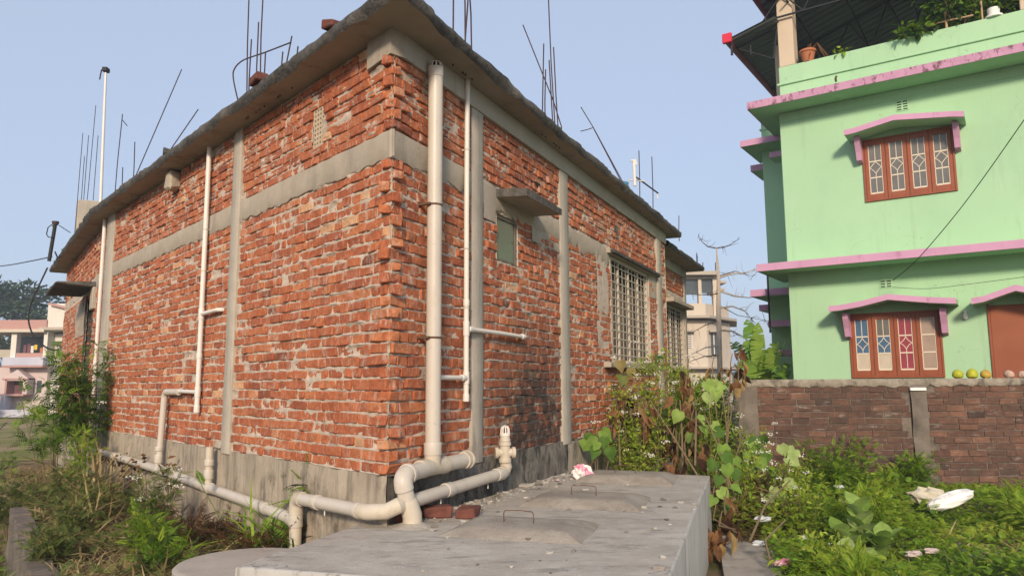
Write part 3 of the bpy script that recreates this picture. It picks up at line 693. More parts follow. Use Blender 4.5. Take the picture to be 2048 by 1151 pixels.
part('window_shade', box(AX, 9.6, 11.5, -.05, .20, 3.18, 3.26, .008), M['concrete'], house)
part('window_sill', box(AX, 9.7, 11.5, -.1, .08, 1.88, 1.948, .008), M['concrete'], house)
part('plaster_patch', slabgrid(RW, 7.2, 7.64, 3.0, 3.35, .008, .06, .01, 98, .05), M['concrete'], house, smooth=True)
# far door under its sunshade
t0, t1, z0, z1 = DOOR
part('doorway', MB().add(L2.w([(t0, -.3, z0), (t0, .02, z0), (t0, .02, z1), (t0, -.3, z1), (t1, -.3, z0), (t1, .02, z0), (t1, .02, z1), (t1, -.3, z1)]), [[3, 2, 1, 0], [4, 5, 6, 7], [7, 6, 2, 3], [0, 3, 7, 4]]), M['slab_edge'], house)
part('sunshade', box(L2, 1.35, 3.25, .0, .58, 3.27, 3.34, .02, .012), M['slab_edge'], house)
part('lintel_block', box(L2, 1.3, 1.62, -.05, .06, 2.9, 3.26, .01), M['column'], house)
part('plaster_patch', slabgrid(L2, 2.6, 4.0, 2.55, 3.2, .012, .1, .02, 99, .1), M['concrete'], house, smooth=True)
# column stub and low brick parapet on the roof
part('column_stub', box(Frame((-8.77, 15.05, 0), d2).setn(n2), -.17, .17, -.2, .2, 4.3, 5.44, .01, .006), M['column'], house)
mb = MB()
part('roof_parapet', box(Frame((-7.3, 13.55, 0), d2).setn(n2), -.1, 1.5, -.13, .0, 4.3, 5.10, .01), M['mortar'], house)
for k in range(9):
    for i in range(6):
        a = -.1+i*.26+(.13 if k % 2 else 0)
        addb(mb, Frame((-7.3, 13.55, 0), d2).setn(n2), a, min(a+.245, 1.52), -.10, .012, 4.32+k*.086, 4.39+k*.086, .006, .004, rng.random())
part('parapet_bricks', mb, M['wall_brick'], house, kind='stuff')
# rebar standing out of the roof: x, y, x2, z2
RODS = [(-2.57, 6.94, -2.6, 5.75), (-2.54, 6.9, -2.54, 5.0), (-2.42, 6.77, -2.43, 5.11), (-2.36, 6.7, -2.37, 5.66), (-2.29, 6.62, -2.3, 4.74), (-2.1, 6.41, -2.07, 4.64), (-2.07, 6.37, -1.98, 4.77), (-1.91, 6.2, -1.87, 4.59),
        (-5.8, 10.58, -5.76, 5.64), (-5.53, 10.29, -5.55, 4.74), (-5.18, 9.89, -5.19, 4.98), (-8.939, 14.9, -8.913, 6.874), (-8.82, 14.95, -8.82, 6.84), (-8.763, 14.9, -8.683, 7.469), (-8.661, 15., -8.649, 6.851), (-8.843, 14.9, -8.845, 6.379),
        (-.47, 5.75, -.47, 5.3), (-.40, 5.9, -.33, 5.4), (-.38, 5.94, -.40, 5.45), (-.33, 6.04, -.38, 5.4), (.32, 7.45, .35, 5.2), (.36, 7.53, .37, 4.95), (.46, 7.74, .42, 5.15), (.49, 7.81, .42, 6.1), (.53, 7.89, .48, 5.37),
        (1.93, 10.92, 1.94, 5.15), (2.26, 11.62, 2.27, 5.27), (3.04, 13.25, 3.05, 4.67)]
for x, y, x2, z2 in RODS:
    r = .0065 if x < -1 else .0075
    part('rebar', tube(MB(), [(x, y, 4.2), ((x+x2)/2+rng.normal(0, .006), y, (4.2+z2)/2), (x2, y, z2)], r, 6), M['rebar'], house, smooth=True)
lean = [[(-5.39, 10.13, 4.3), (-5.28, 10.13, 4.55), (-4.71, 10.13, 6.13)], [(-4.58, 9.21, 4.3), (-4.04, 9.21, 5.18)], [(.54, 7.92, 4.3), (.56, 7.92, 4.45), (.47, 7.9, 4.75), (.14, 7.9, 5.64)],
        [(1.73, 10.47, 4.3), (1.2, 10.4, 5.32), (1.02, 10.4, 5.64)], [(1.68, 10.38, 4.3), (1.2, 10.38, 5.30)], [(-2.64, 6.95, 4.3), (-2.72, 6.95, 4.62), (-2.70, 6.93, 4.72), (-2.62, 6.9, 4.78), (-2.5, 6.85, 4.80), (-2.36, 6.75, 4.79), (-1.98, 6.35, 4.70)],
        [(-5.765, 10.58, 5.56), (-5.74, 10.58, 5.53), (-5.68, 10.58, 5.46)], [(1.0, 10.3, 5.24), (1.1, 10.35, 5.28), (1.2, 10.4, 5.33)]]
def smooth_path(P, k=5):
    P = [np.asarray(p, float) for p in P]; P = [2*P[0]-P[1]]+P+[2*P[-1]-P[-2]]; out = []
    for i in range(1, len(P)-2):
        p0, p1, p2, p3 = P[i-1:i+3]
        for q in np.linspace(0, 1, k+1)[:-1]: out.append(.5*((2*p1)+(-p0+p2)*q+(2*p0-5*p1+4*p2-p3)*q*q+(-p0+3*p1-3*p2+p3)*q**3))
    return out+[P[-2]]
lean = [smooth_path(p) if len(p) > 4 else p for p in lean]
for p in lean: part('rebar', tube(MB(), p, .0068, 6), M['rebar'], house, smooth=True)

# ================================================================ pipes
def collar(mb, p, ax, r, ln=.05, ex=.006):
    p = np.asarray(p, float); ax = np.asarray(ax, float)/np.linalg.norm(ax)
    return lathe(mb, p-ax*ln/2, ax, [(0, r+.001), (.001, r+ex), (.008, r+ex*1.3), (ln*.5, r+ex), (ln-.008, r+ex*1.3), (ln-.001, r+ex), (ln, r+.001)], 22)
def cowl(parent, p, r, mat, h=.075):
    p = np.asarray(p, float); mb = lathe(MB(), p, (0, 0, 1), [(0, r+.006), (.02, r+.006), (.024, r*.9)], 22)
    for k in range(9):
        a = k*2*math.pi/9; ca, sa = math.cos(a), math.sin(a)
        tube(mb, [p+np.array([ca*r*.92, sa*r*.92, .02]), p+np.array([ca*r*.82, sa*r*.82, h*.7]), p+np.array([ca*r*.55, sa*r*.55, h*.93])], .007, 6)
    lathe(mb, p+np.array([0, 0, h*.88]), (0, 0, 1), [(0, r*.62), (.008, r*.55), (.016, r*.3), (.018, 0)], 18)
    o = part('vent_cowl', mb, mat, parent, smooth=True)
    part('cowl_core', lathe(MB(), p+np.array([0, 0, .02]), (0, 0, 1), [(0, r*.7), (h*.8, r*.5)], 14), M['dark'], o)
# 1 the thick soil pipe
base = RW.p(.44, .095, 1.06)
sp_ = thing('soil_pipe', 'thick grey plastic pipe rising beside the brick corner and bending onto the tank', 'drain pipe', RW.p(.08, .17, .7))
r = .056
part('vertical_pipe', tube(MB(), [RW.p(.44, .095, 1.10), RW.p(.44, .095, 2.0), RW.p(.44, .095, 2.95), RW.p(.44, .095, 4.06)], r, 26), M['pvc'], sp_, smooth=True)
cowl(sp_, RW.p(.44, .095, 4.055), r, M['pvc_old'])
part('collar', collar(MB(), RW.p(.44, .095, 1.175), (0, 0, 1), r, .09, .008), M['pvc'], sp_, smooth=True)
part('collar', collar(MB(), RW.p(.44, .095, 4.03), (0, 0, 1), r, .06, .004), M['pvc'], sp_, smooth=True)
for z in (1.98, 2.985):
    mb = lathe(MB(), RW.p(.44, .095, z-.008), (0, 0, 1), [(0, r+.001), (.001, r+.004), (.015, r+.004), (.016, r+.001)], 26)
    addb(mb, RW, .36, .39, -.02, .10, z-.009, z+.009, .002); part('clamp', mb, M['wire'], sp_, smooth=True)
tee = lathe(MB(), RW.p(.26, .095, 1.045), dR, [(0, r+.001), (.001, r+.008), (.05, r+.009), (.09, r+.004), (.27, r+.004), (.31, r+.009), (.36, r+.008), (.361, r+.001)], 26)
tube(tee, [RW.p(.44, .095, 1.05), RW.p(.44, .095, 1.17)], r+.004, 26)
part('tee_joint', tee, M['pvc_old'], sp_, smooth=True)
part('branch_pipe', tube(MB(), [RW.p(.58, .095, 1.045), RW.p(.93, .095, 1.05)], r, 26), M['pvc'], sp_, smooth=True)
part('end_cap', lathe(MB(), RW.p(.90, .095, 1.05), dR, [(0, r+.001), (.002, r+.010), (.05, r+.010), (.055, r+.016), (.075, r+.016), (.08, r-.01), (.081, 0)], 26), M['pvc_old'], sp_, smooth=True)
P0, P1, P2 = RW.p(.36, .1, 1.045), RW.p(-.035, .135, 1.035), RW.p(.055, .165, .76)
el = bend(P0, P1, P2, .10, 9)
part('elbow', tube(MB(), el, r+.008, 26), M['pvc'], sp_, smooth=True)
part('short_pipe', tube(MB(), [P0+(0, 0, .0), el[1]], r, 26), M['pvc'], sp_, smooth=True)
dd = (P2-P1)/np.linalg.norm(P2-P1)
part('collar', collar(MB(), el[0], el[0]-el[1], r+.008, .04, .006), M['pvc'], sp_, smooth=True)
part('down_pipe', tube(MB(), [el[-2], P2], r, 26), M['pvc'], sp_, smooth=True)
part('lower_bend', tube(MB(), [P1+dd*.17, P1+dd*.19, P2+(.004, .006, .01), RW.p(.06, .17, .72), RW.p(.06, .17, .66)], [r+.004, r+.011, r+.010, r+.009, r+.009], 26), M['pvc_old'], sp_, smooth=True)
part('mortar_ring', lathe(MB(), RW.p(.06, .17, .69), (0, 0, 1), [(0, .15), (.012, .145), (.02, .10), (.034, .068)], 22), M['tank'], sp_, smooth=True)
mb = MB()
for z, h in ((3.35, .05), (3.27, .03), (3.21, .02), (1.83, .05), (1.76, .02), (1.71, .03)): addb(mb, Frame(RW.p(.44, .095, 0), dR).setn(nR), r*.80-.001, r*.80+.004, r*.58, r*.62+.002, z, z+h, .0005)
part('printed_mark', mb, M['label_ink'], sp_)
# 2 thin white pipe on the right wall
def wpipe(name, label, loc, segs, mat, joints=(), clamps=(), fr=None, seg=14):
    t = thing(name, label, 'pipe', loc)
    for i, (pts, r) in enumerate(segs): part('pipe_length', tube(MB(), pts, r, seg), mat, t, smooth=True)
    for p, ax, r, ln in joints: part('coupling', collar(MB(), p, ax, r, ln, .004), mat, t, smooth=True)
    for tt, n, z, r in clamps:
        mb = lathe(MB(), fr.p(tt, n, z-.008), (0, 0, 1), [(0, r+.001), (.001, r+.003), (.015, r+.003), (.016, r+.001)], 14)
        addb(mb, fr, tt-.008, tt+.008, -.02, n, z-.006, z+.006, .001); part('clamp', mb, M['pvc'], t)
    return t
r = .0215; n = .05
wpipe('waste_pipe', 'thin white plastic pipe with two side branches beside the thick pipe', RW.p(1.02, n, 1.5),
      [([RW.p(1.03, n, 1.51), RW.p(1.03, n, 3.0), RW.p(1.04, n, 4.215)], r), ([RW.p(1.03, n, 2.088), RW.p(1.7, n, 2.09), RW.p(2.20, n, 2.085), RW.p(2.24, -.05, 2.085)], r*.9), ([RW.p(1.03, n, 1.69), RW.p(.50, n+.01, 1.69)], r*.9)], M['pvc_white'],
      [(RW.p(1.03, n, 1.53), (0, 0, 1), r, .06), (RW.p(1.03, n, 1.69), (0, 0, 1), r, .10), (RW.p(1.03, n, 2.09), (0, 0, 1), r, .12), (RW.p(.98, n, 1.69), dR, r, .06), (RW.p(1.10, n, 2.088), dR, r, .07), (RW.p(2.16, n, 2.087), dR, r, .06), (RW.p(1.03, n, 2.30), (0, 0, 1), r, .05)],
      [(1.03, n, 2.26, r), (1.03, n, 2.75, r), (1.035, n, 3.6, r)], RW)
# 3 thin white pipes on the left wall
r = .026; n = .055
wpipe('waste_pipe', 'thin white plastic pipe with a short hooked branch on the sunlit long wall', L.p(3.56, n, 1.36),
      [([L.p(3.60, n, 1.38), L.p(3.60, n, 3.0), L.p(3.60, n, 4.215)], r), ([L.p(3.60, n, 2.39)]+bend(L.p(3.60, n, 2.39), L.p(3.12, n, 2.40), L.p(3.12, -.05, 2.40), .06)+[L.p(3.12, -.05, 2.40)], r*.8),
       ([L.p(3.60, n, 1.575), L.p(4.25, n, 1.585)], r*.85)], M['pvc_white'],
      [(L.p(3.60, n, 2.39), (0, 0, 1), r, .12), (L.p(3.60, n, 1.40), (0, 0, 1), r, .07), (L.p(3.60, n, 1.575), (0, 0, 1), r, .10), (L.p(3.60, n, 1.95), (0, 0, 1), r, .05)], [(3.60, n, 3.3, r), (3.60, n, 2.85, r)], L)
wpipe('rain_pipe', 'thin white pipe standing beside the far concrete column above the leafy bush', L.p(8.05, .06, .9),
      [([L2.p(.42, n, 1.0), L2.p(.42, n, 4.215)], .03)], M['pvc_white'], [(L2.p(.42, n, 2.0), (0, 0, 1), .03, .08)], [], L2)
# 4 long grey waste run along the left plinth with its two risers
r = .046; rr = .036; n = .10
t = thing('plinth_drain', 'long grey drain pipe running along the plinth under two short risers', 'drain pipe', L.p(4.0, n, .65))
pts = [L.p(8.1, n, .755), L.p(6.4, n, .735), L.p(4.63, n, .715), L.p(3.05, n, .665), L.p(2.1, n, .640), L.p(1.22, n, .605)]
for a, b in zip(pts[:-1], pts[1:]): part('pipe_length', tube(MB(), [a, b], r, 18), M['pvc'], t, smooth=True)
for tt, z in ((6.4, .735), (4.63, .715), (3.05, .665), (1.75, .626)): part('coupling', collar(MB(), L.p(tt, n, z), dL, r, .16, .005), M['pvc'], t, smooth=True)
part('riser', tube(MB(), [L.p(4.63, n, .715)]+bend(L.p(4.63, n, .73), L.p(4.63, n*.7, 1.575), L.p(4.20, n*.6, 1.575), .08, 7)+[L.p(4.18, n*.6, 1.575)], rr, 16), M['pvc'], t, smooth=True)
part('riser', tube(MB(), [L.p(3.05, n, .665), L.p(3.05, n, 1.05)], rr, 16), M['pvc_old'], t, smooth=True)
for tt, z, l in ((4.63, .83, .09), (4.63, .94, .05), (3.05, .79, .09), (3.05, .90, .06)): part('coupling', collar(MB(), L.p(tt, n, z), (0, 0, 1), rr, l, .008), M['pvc'], t, smooth=True)
mb = MB(); addb(mb, L, 2.98, 3.13, -.02, .04, 1.03, 1.09, .02, .006); part('mortar_dab', mb, M['concrete'], t)
part('riser', tube(MB(), [L.p(7.72, n, .75), L.p(7.72, n, 1.0)], rr, 14), M['pvc_old'], t, smooth=True)
# 5 sloping grey waste pipe from the trap round the corner
t = thing('corner_drain', 'grey drain pipe wrapping round the brick corner from a capped trap', 'drain pipe', L.p(1.12, .1, .4))
r = .047
A = RW.p(1.60, .115, .885); B = RW.p(-.06, .13, .845); Cc = L.p(.02, .13, .80); Dd = L.p(1.10, .12, .775); Ee = L.p(1.10, .12, .40)
for a, b in ((A, RW.p(.62, .12, .862)), (RW.p(.62, .12, .862), B)): part('pipe_length', tube(MB(), [a, b], r, 20), M['pvc'], t, smooth=True)
B2 = B+(Cc-B)*.35
part('bend', tube(MB(), [B+(A-B)*.05, B, B2-(0, 0, .02), Cc, Cc+(Dd-Cc)*.08], r+.006, 20), M['pvc_old'], t, smooth=True)
part('pipe_length', tube(MB(), [Cc, Dd], r, 20), M['pvc'], t, smooth=True)
eb = bend(Cc+(Dd-Cc)*.5, Dd, Ee, .075, 8)
part('elbow', tube(MB(), [eb[0]+(Cc-Dd)*.02]+eb+[eb[-1]-(0, 0, .05)], r+.008, 20), M['pvc_old'], t, smooth=True)
part('drop_pipe', tube(MB(), [eb[-1], Ee], r, 20), M['pvc_old'], t, smooth=True)
for p, ax, l in ((RW.p(.62, .12, .862), dR, .10), (RW.p(1.5, .115, .88), dR, .14), (L.p(.75, .125, .783), dL, .06), (L.p(1.10, .12, .62), (0, 0, 1), .12), (L.p(.14, .13, .797), dL, .05)): part('coupling', collar(MB(), p, ax, r, l, .006), M['pvc'], t, smooth=True)
part('socket', tube(MB(), [L.p(1.10, .12, .60), L.p(1.22, .105, .605)], r+.008, 18), M['pvc'], t, smooth=True)
q = RW.p(1.62, .115, 0); z0 = np.array([0, 0, 1.])
part('trap_body', tube(MB(), [RW.p(1.54, .115, .888), RW.p(1.61, .115, .893), RW.p(1.64, .115, .93), q+z0*1.0, q+z0*1.12], [r+.004, r+.004, r+.006, .045, .045], 18), M['pvc_old'], t, smooth=True)
for z, l, ex in ((.985, .04, .008), (1.125, .03, .008), (1.155, .02, .004)): part('coupling', collar(MB(), q+z0*z, z0, .044, l, ex), M['pvc_old'], t, smooth=True)
vx = (dR*.5-nR*.0+np.array([.6, -.3, 0])); vx = vx/np.linalg.norm(vx)
for s in (-1, 1): part('side_plug', lathe(MB(), q+z0*1.05, vx*s, [(0, .036), (.06, .036), (.061, .048), (.088, .048), (.089, .034), (.092, 0)], 18), M['pvc_old'], t, smooth=True)
part('neck', tube(MB(), [q+z0*1.12, q+z0*1.20], .043, 18), M['pvc'], t, smooth=True)
cowl(t, q+z0*1.195, .040, M['pvc_white'], .085)
for p in (RW.p(.5, .13, .81), RW.p(1.28, .12, .82), L.p(.62, .13, .735)): part('hook', tube(MB(), [p+(0, 0, -.03), p+(0, 0, .02)], .005, 6), M['pvc_white'], t)

# ================================================================ septic tank
TU = np.array([.298, .954, 0]); TV = np.array([.954, -.298, 0]); TZ = .70
TA, TB, TC = np.array([-1.45, 4.03]), np.array([.643, 3.394]), np.array([2.02, 7.80])
TD = np.array(xy(RW, 3.52, .022)); TK = np.array(xy(RW, .02, .03)); TE = np.array(xy(L, .10, .03)); TF = np.array(xy(L, .22, .04))
tank = thing('septic_tank', 'low grey cement septic tank with three raised covers in front of the corner', 'septic tank', (0, 5, 0))
def densify(poly, step):
    out = []
    for a, b in zip(poly, poly[1:]+poly[:1]):
        a = np.array(a); b = np.array(b); k = max(1, int(np.linalg.norm(b-a)/step))
        out += [a+(b-a)*i/k for i in range(k)]
    return np.array(out)
poly = [TA, TB, TC, TD, TK, TE, TF]
pl = densify([tuple(p) for p in poly], .08); k = len(pl); s_ = np.arange(k)*.08
jit = .010*(vnoise(s_, s_*0, .25, 121)-.5)
cen = pl.mean(0); out = (pl-cen)/np.linalg.norm(pl-cen, axis=1, keepdims=True); pj_ = pl+out*jit[:, None]
ins = pl-out*.02+out*jit[:, None]*.5
mb = MB()
rows = [np.c_[pj_, np.full(k, -.1)], np.c_[pj_, np.full(k, TZ-.012)], np.c_[pl-out*.006+out*jit[:, None], np.full(k, TZ-.003)], np.c_[ins, np.full(k, TZ)]]
i = np.arange(k); j = (i+1) % k
mb.add(np.concatenate(rows), np.concatenate([np.stack([q_*k+i, q_*k+j, (q_+1)*k+j, (q_+1)*k+i], 1) for q_ in range(3)]))
part('tank_wall', mb, M['tank_side'], tank, smooth=True, angle=70)
mb = MB().add(rows[3], [list(range(k))]); part('tank_top', mb, M['tank'], tank)
def cover(fr_pt, w, d, h, name_i):
    """fr_pt: front right bottom corner, w along -TV, d along TU"""
    o = np.array([fr_pt[0], fr_pt[1], 0]); ins_ = .115
    def P(a, b, z): return o+TU*a-TV*b+np.array([0, 0, z])
    N = 10; mb = MB(); rows = []
    def ring(e, z, jt):
        pts = []
        for q0, q1 in (((e, e), (d-e, e)), ((d-e, e), (d-e, w-e)), ((d-e, w-e), (e, w-e)), ((e, w-e), (e, e))):
            for m in range(N): pts.append(P(q0[0]+(q1[0]-q0[0])*m/N+rng.normal(0, jt), q0[1]+(q1[1]-q0[1])*m/N+rng.normal(0, jt), z+rng.normal(0, jt*.3)))
        return np.array(pts)
    rs_ = [ring(-.02, TZ-.002, .007), ring(.012, TZ+h*.30, .004), ring(ins_*.75, TZ+h*.86, .003), ring(ins_, TZ+h, .002), ring(ins_+.05, TZ+h+.002, 0)]
    kk = 4*N; i = np.arange(kk); j = (i+1) % kk
    mb.add(np.concatenate(rs_), np.concatenate([np.stack([q_*kk+i, q_*kk+j, (q_+1)*kk+j, (q_+1)*kk+i], 1) for q_ in range(4)])); mb.add(rs_[-1], [list(range(kk))])
    c = part('cover', mb, M['cover'], tank, smooth=True, angle=28)
    m = P(d*.46, w*.52, TZ+h-.01); hw = .10; hh = .085
    pts = [m+TV*hw, m+TV*hw+(0, 0, hh*.82), m+TV*hw*.9+(0, 0, hh*.98), m+(.01, .01, hh*1.03), m-TV*hw*.9+(0, 0, hh), m-TV*hw+(0, 0, hh*.82), m-TV*hw]
    part('handle', tube(MB(), pts, .0038, 6), M['wire'], c, smooth=True)
cover((.385, 4.53), .88, .62, .050, 0); cover((.92, 5.66), .90, .66, .054, 1); cover((1.47, 7.05), .92, .66, .064, 2)
# loose bricks and litter lying on the tank
def loose(name, label, cat, p, yaw, mat, size=(.12, .058, .036), tilt=0., jit=.006):
    Lc = cbox_local(size, .01, jit); ca, sa = math.cos(yaw), math.sin(yaw)
    Lc = np.stack([Lc[:, 0]*ca-Lc[:, 1]*sa, Lc[:, 0]*sa+Lc[:, 1]*ca, Lc[:, 2]+Lc[:, 0]*tilt], 1)+np.asarray(p)+np.array([0, 0, size[2]])
    return solo(name, MB().add(Lc, CF, .5), mat, label, cat)
loose('loose_brick', 'dark red brick lying beside the bent thick pipe', 'brick', (-.545, 5.47, TZ), .15, M['loose_brick'], (.105, .07, .038))
loose('loose_brick', 'dark red brick lying alone on the tank top', 'brick', (-.325, 5.44, TZ), -.25, M['loose_brick'], (.075, .075, .038))
loose('loose_brick', 'dark brick half hidden behind the bent thick pipe', 'brick', (-.79, 5.30, TZ), .4, M['loose_brick'], (.07, .055, .036))
loose('loose_brick', 'brown brick overhanging the roof edge near the front corner', 'brick', (*L.p(.50, .20, 0)[:2], 4.325), 1.0, M['loose_brick'], (.10, .058, .036), .12)
loose('loose_brick', 'red brick on the roof edge below the cluster of rebar', 'brick', (*L.p(1.86, .24, 0)[:2], 4.325), 2.2, M['loose_brick'], (.10, .06, .036), -.05)
loose('concrete_lump', 'small concrete lump on the roof edge above the cement bracket', 'rubble', (*L.p(4.55, .20, 0)[:2], 4.325), .5, M['slab_edge'], (.06, .05, .035), 0, .012)
# pink and white crumpled wrapper
def crumple(name, label, cat, p, rx, ry, rz, mats, seed, n=14, amp=.5, origin=None):
    g = np.random.default_rng(seed); th = np.linspace(0, 2*np.pi, n*2, endpoint=False); ph = np.linspace(.02, math.pi*.97, n)
    Tt, Ph = np.meshgrid(th, ph); rad = 1+amp*(g.random(Tt.shape)-.5)+amp*.8*(vnoise(Tt*2, Ph*2+seed, .6, seed)-.5)
    V = np.stack([rx*rad*np.sin(Ph)*np.cos(Tt), ry*rad*np.sin(Ph)*np.sin(Tt), rz*(rad*np.cos(Ph))], -1).reshape(-1, 3)
    V[:, 2] = np.maximum(V[:, 2]+rz*.75, 0); V = V+np.asarray(p)
    m = n*2; F = []; mi = []
    for a in range(n-1):
        for b in range(m): F.append([a*m+b, (a+1)*m+b, (a+1)*m+(b+1) % m, a*m+(b+1) % m])
    mb = MB()
    sel = (vnoise(np.array([f[0] % m for f in F], float), np.array([f[0]//m for f in F], float), 3.5, seed+3) > .62).astype(int) if len(mats) > 1 else np.zeros(len(F), int)
    for q in set(sel.tolist()): mb.add(V if q == sel[0] else V, [F[i] for i in range(len(F)) if sel[i] == q], .5, int(q))
    return solo(name, mb, mats, label, cat, smooth=False)
wr = crumple('wrapper', 'crumpled pink and white wrapper at the back of the tank', 'litter', (.69, 7.55, TZ), .10, .07, .075, [M['wrap_white'], M['wrap_pink']], 5, 9, .55)
mb = MB(); mb.add([(.72, 7.48, TZ+.10), (.93, 7.40, TZ+.012), (.70, 7.38, TZ+.02), (.76, 7.50, TZ+.07)], [[0, 3, 1], [0, 1, 2]]); o_ = part('wrapper_flap', mb, M['wrap_pink'], wr)
mb = MB()
for q_ in range(6):
    a = rng.random(3)-.5; tube(mb, [(.72+a[0]*.05, 7.78, TZ), (.74+a[0]*.15, 7.80+a[1]*.1, TZ+.10), (.76+a[0]*.22, 7.82, TZ+.12+.12*abs(a[2]))], [.008, .006, .003], 5, rng.random())
solo('dry_sprig', mb, M['leaf_dead'], 'dry orange sprig sticking up behind the pink wrapper', 'plant', smooth=True)
# crumbs along the wall and across the top: uncountable
mb = MB()
def crumb(mb, p, s, tint):
    Lc = cbox_local((s*(.6+rng.random()*.8), s*(.6+rng.random()*.6), s*.4), s*.2, s*.12); a = rng.random()*6.3; ca, sa = math.cos(a), math.sin(a)
    mb.add(np.stack([Lc[:, 0]*ca-Lc[:, 1]*sa, Lc[:, 0]*sa+Lc[:, 1]*ca, Lc[:, 2]], 1)+np.asarray(p)+(0, 0, s*.3), CF, tint)
for _ in range(420):
    tt = rng.random()*3.4; p = RW.p(tt, .05+abs(rng.normal(0, .13)), TZ); crumb(mb, p, .004+rng.random()**3*.02, rng.random())
for _ in range(160):
    a, b = rng.random(2); p2 = TA+(TC-TB)*a+(TB-TA)*b
    if np.dot(p2-np.array(xy(RW, 0, 0)), nR[:2]) < .05: continue
    crumb(mb, (p2[0], p2[1], TZ), .003+rng.random()**4*.022, rng.random())
solo('gravel_crumbs', mb, M['pebble'], 'fine mortar crumbs and grit scattered over the tank top', None, kind='stuff')
for lab, p, s in (('flat pale stone chip on the tank near the middle handle', (.10, 7.05, TZ), (.075, .04, .008)), ('flat beige chip on the tank beside the bricks', (-.30, 5.16, TZ), (.06, .04, .010)), ('pinkish flat chip on the tank near the wrapper', (.42, 7.50, TZ), (.09, .05, .007))):
    loose('stone_chip', lab, 'stone', p, rng.random()*3, M['cap'] if 'pinkish' not in lab else M['paper'], s, 0, .008)
# round well covers
def well(label, c, r, z, zb):
    t = thing('well_cover', label, 'well cover', (c[0], c[1], zb))
    part('ring', lathe(MB(), (c[0], c[1], zb), (0, 0, 1), [(0, r-.03), (z-zb-.05, r-.03)], 48), M['cap'], t, smooth=True)
    o = part('lid', lathe(MB(), (c[0], c[1], z-.07), (0, 0, 1), [(0, r), (.055, r+.004), (.068, r-.01), (.07, r-.03), (.072, 0)], 56), M['cap'], t, smooth=True, angle=50)
    return t
well('round cement well cover at the bottom edge of the photo left of the tank', (-1.74, 5.03), .44, .50, .1)
well('round cement well ring among the weeds behind the tank', (2.0, 10.6), .45, .58, .02)
# low retaining wall
a, b = RET0, RET1
rw_ = Frame((*(RET0-rdir*.9), 0), (*rdir, 0)).setn((-rnor[0], -rnor[1], 0))
mb = slabgrid(rw_, 0, 5.2, -.6, .30, .08, .05, .04, 131, .06)
mb2 = box(rw_, 0, 5.2, -.10, .075, -.6, .285, .02, .0)
t = thing('retaining_wall', 'low crumbling cement retaining wall at the left edge', 'low wall', (*RET0, -.4))
part('wall_face', mb, M['pillar'], t, smooth=True); part('wall_core', mb2, M['pillar'], t)

# ================================================================ boundary wall
bwall = thing('boundary_wall', 'old sooty brick boundary wall with cement coping below the green house', 'wall', BW.p(2, -.06, 0))
BL = 6.2
part('mortar_core', box(BW, .0, BL, -.115, -.011, -.2, 1.60, .004), M['wall_mortar'], bwall)
cnt = 0; far = MB()
for k in range(18):
    z = .05+k*.0855; t = .20-rng.random()*.2
    while t < BL:
        l = (.235 if rng.random() < .85 else .115)+rng.normal(0, .004); a, b = max(t, .20), min(t+l, BL); t += l+.010
        if b-a < .04 or (2.22 < (a+b)/2 < 2.47): continue
        tint = float(np.clip(rng.normal(.45, .22)+(.18 if a > 2.6 else 0), 0, 1))
        mbk = box(BW, a, b, -.10, rng.normal(0, .003), z+.0045+rng.normal(0, .001), z+.0805, .003, .0025, tint)
        vis = z > .12 and a < 4.4
        if vis and cnt < 300: part('brick', mbk, M['wall_brick'], bwall); cnt += 1
        else: far.add(mbk.verts(), [f for f in (CF if np.cross(BW.d, BW.n)[2] > 0 else [f[::-1] for f in CF])], tint)
part('bricks', far, M['wall_brick'], bwall, kind='stuff')
part('coping', band(BW, -.05, BL, 1.585, 1.672, .016, 141, .035), M['coping'], bwall, smooth=True, angle=45)
part('coping_top', box(BW, -.05, BL, -.135, .012, 1.655, 1.684, .012, .002), M['coping'], bwall)
part('pillar', slabgrid(BW, -.06, .20, -.2, 1.62, .008, .05, .025, 143), M['pillar'], bwall, smooth=True)
part('pillar', slabgrid(BW, 2.24, 2.45, -.2, 1.60, .03, .05, .035, 144), M['pillar'], bwall, smooth=True)
mb = MB()
for s in (2.24, 2.45): mb.add(BW.w([(s, -.05, -.2), (s, .012, -.2), (s, .012, 1.6), (s, -.05, 1.6)]), [[0, 1, 2, 3]])
part('pillar_side', mb, M['pillar'], bwall)
part('white_tile', box(BW, 2.23, 2.44, .02, .058, 1.525, 1.565, .004), M['sack'], bwall)
def coco(name, label, t, rr, mat, sq=1.0, n=-.05):
    p = BW.p(t, n, 1.683); mb = lathe(MB(), p, (0, 0, 1), [(0, .2*rr), (.03*rr, .55*rr), (.35*rr, .93*rr), (.8*rr*sq, 1.0*rr), (1.3*rr*sq, .84*rr), (1.65*rr*sq, .48*rr), (1.78*rr*sq, .12*rr), (1.80*rr*sq, 0)], 18)
    V = mb.V[0]; V += .012*(vnoise(V[:, 0]*9+V[:, 2]*5, V[:, 1]*9, .3, 7)[:, None]-.5)
    o = solo(name, mb, mat, label, 'coconut', smooth=True); return o
coco('coconut', 'green coconut furthest from the brown door on the boundary wall', 2.92, .070, M['cocogreen'])
coco('coconut', 'green coconut standing between a green one and a yellow-brown one on the wall', 3.11, .074, M['cocogreen'])
coco('coconut', 'yellow brown coconut in front of the brown door edge on the wall', 3.29, .070, M['cocoyellow'], .95)
coco('coconut', 'pale pinkish husked coconut on the wall in front of the brown door', 3.595, .066, M['cocopale'], .95)
coco('coconut', 'brown coconut cut by the right edge of the photo', 3.775, .060, M['cocopale'], .95)

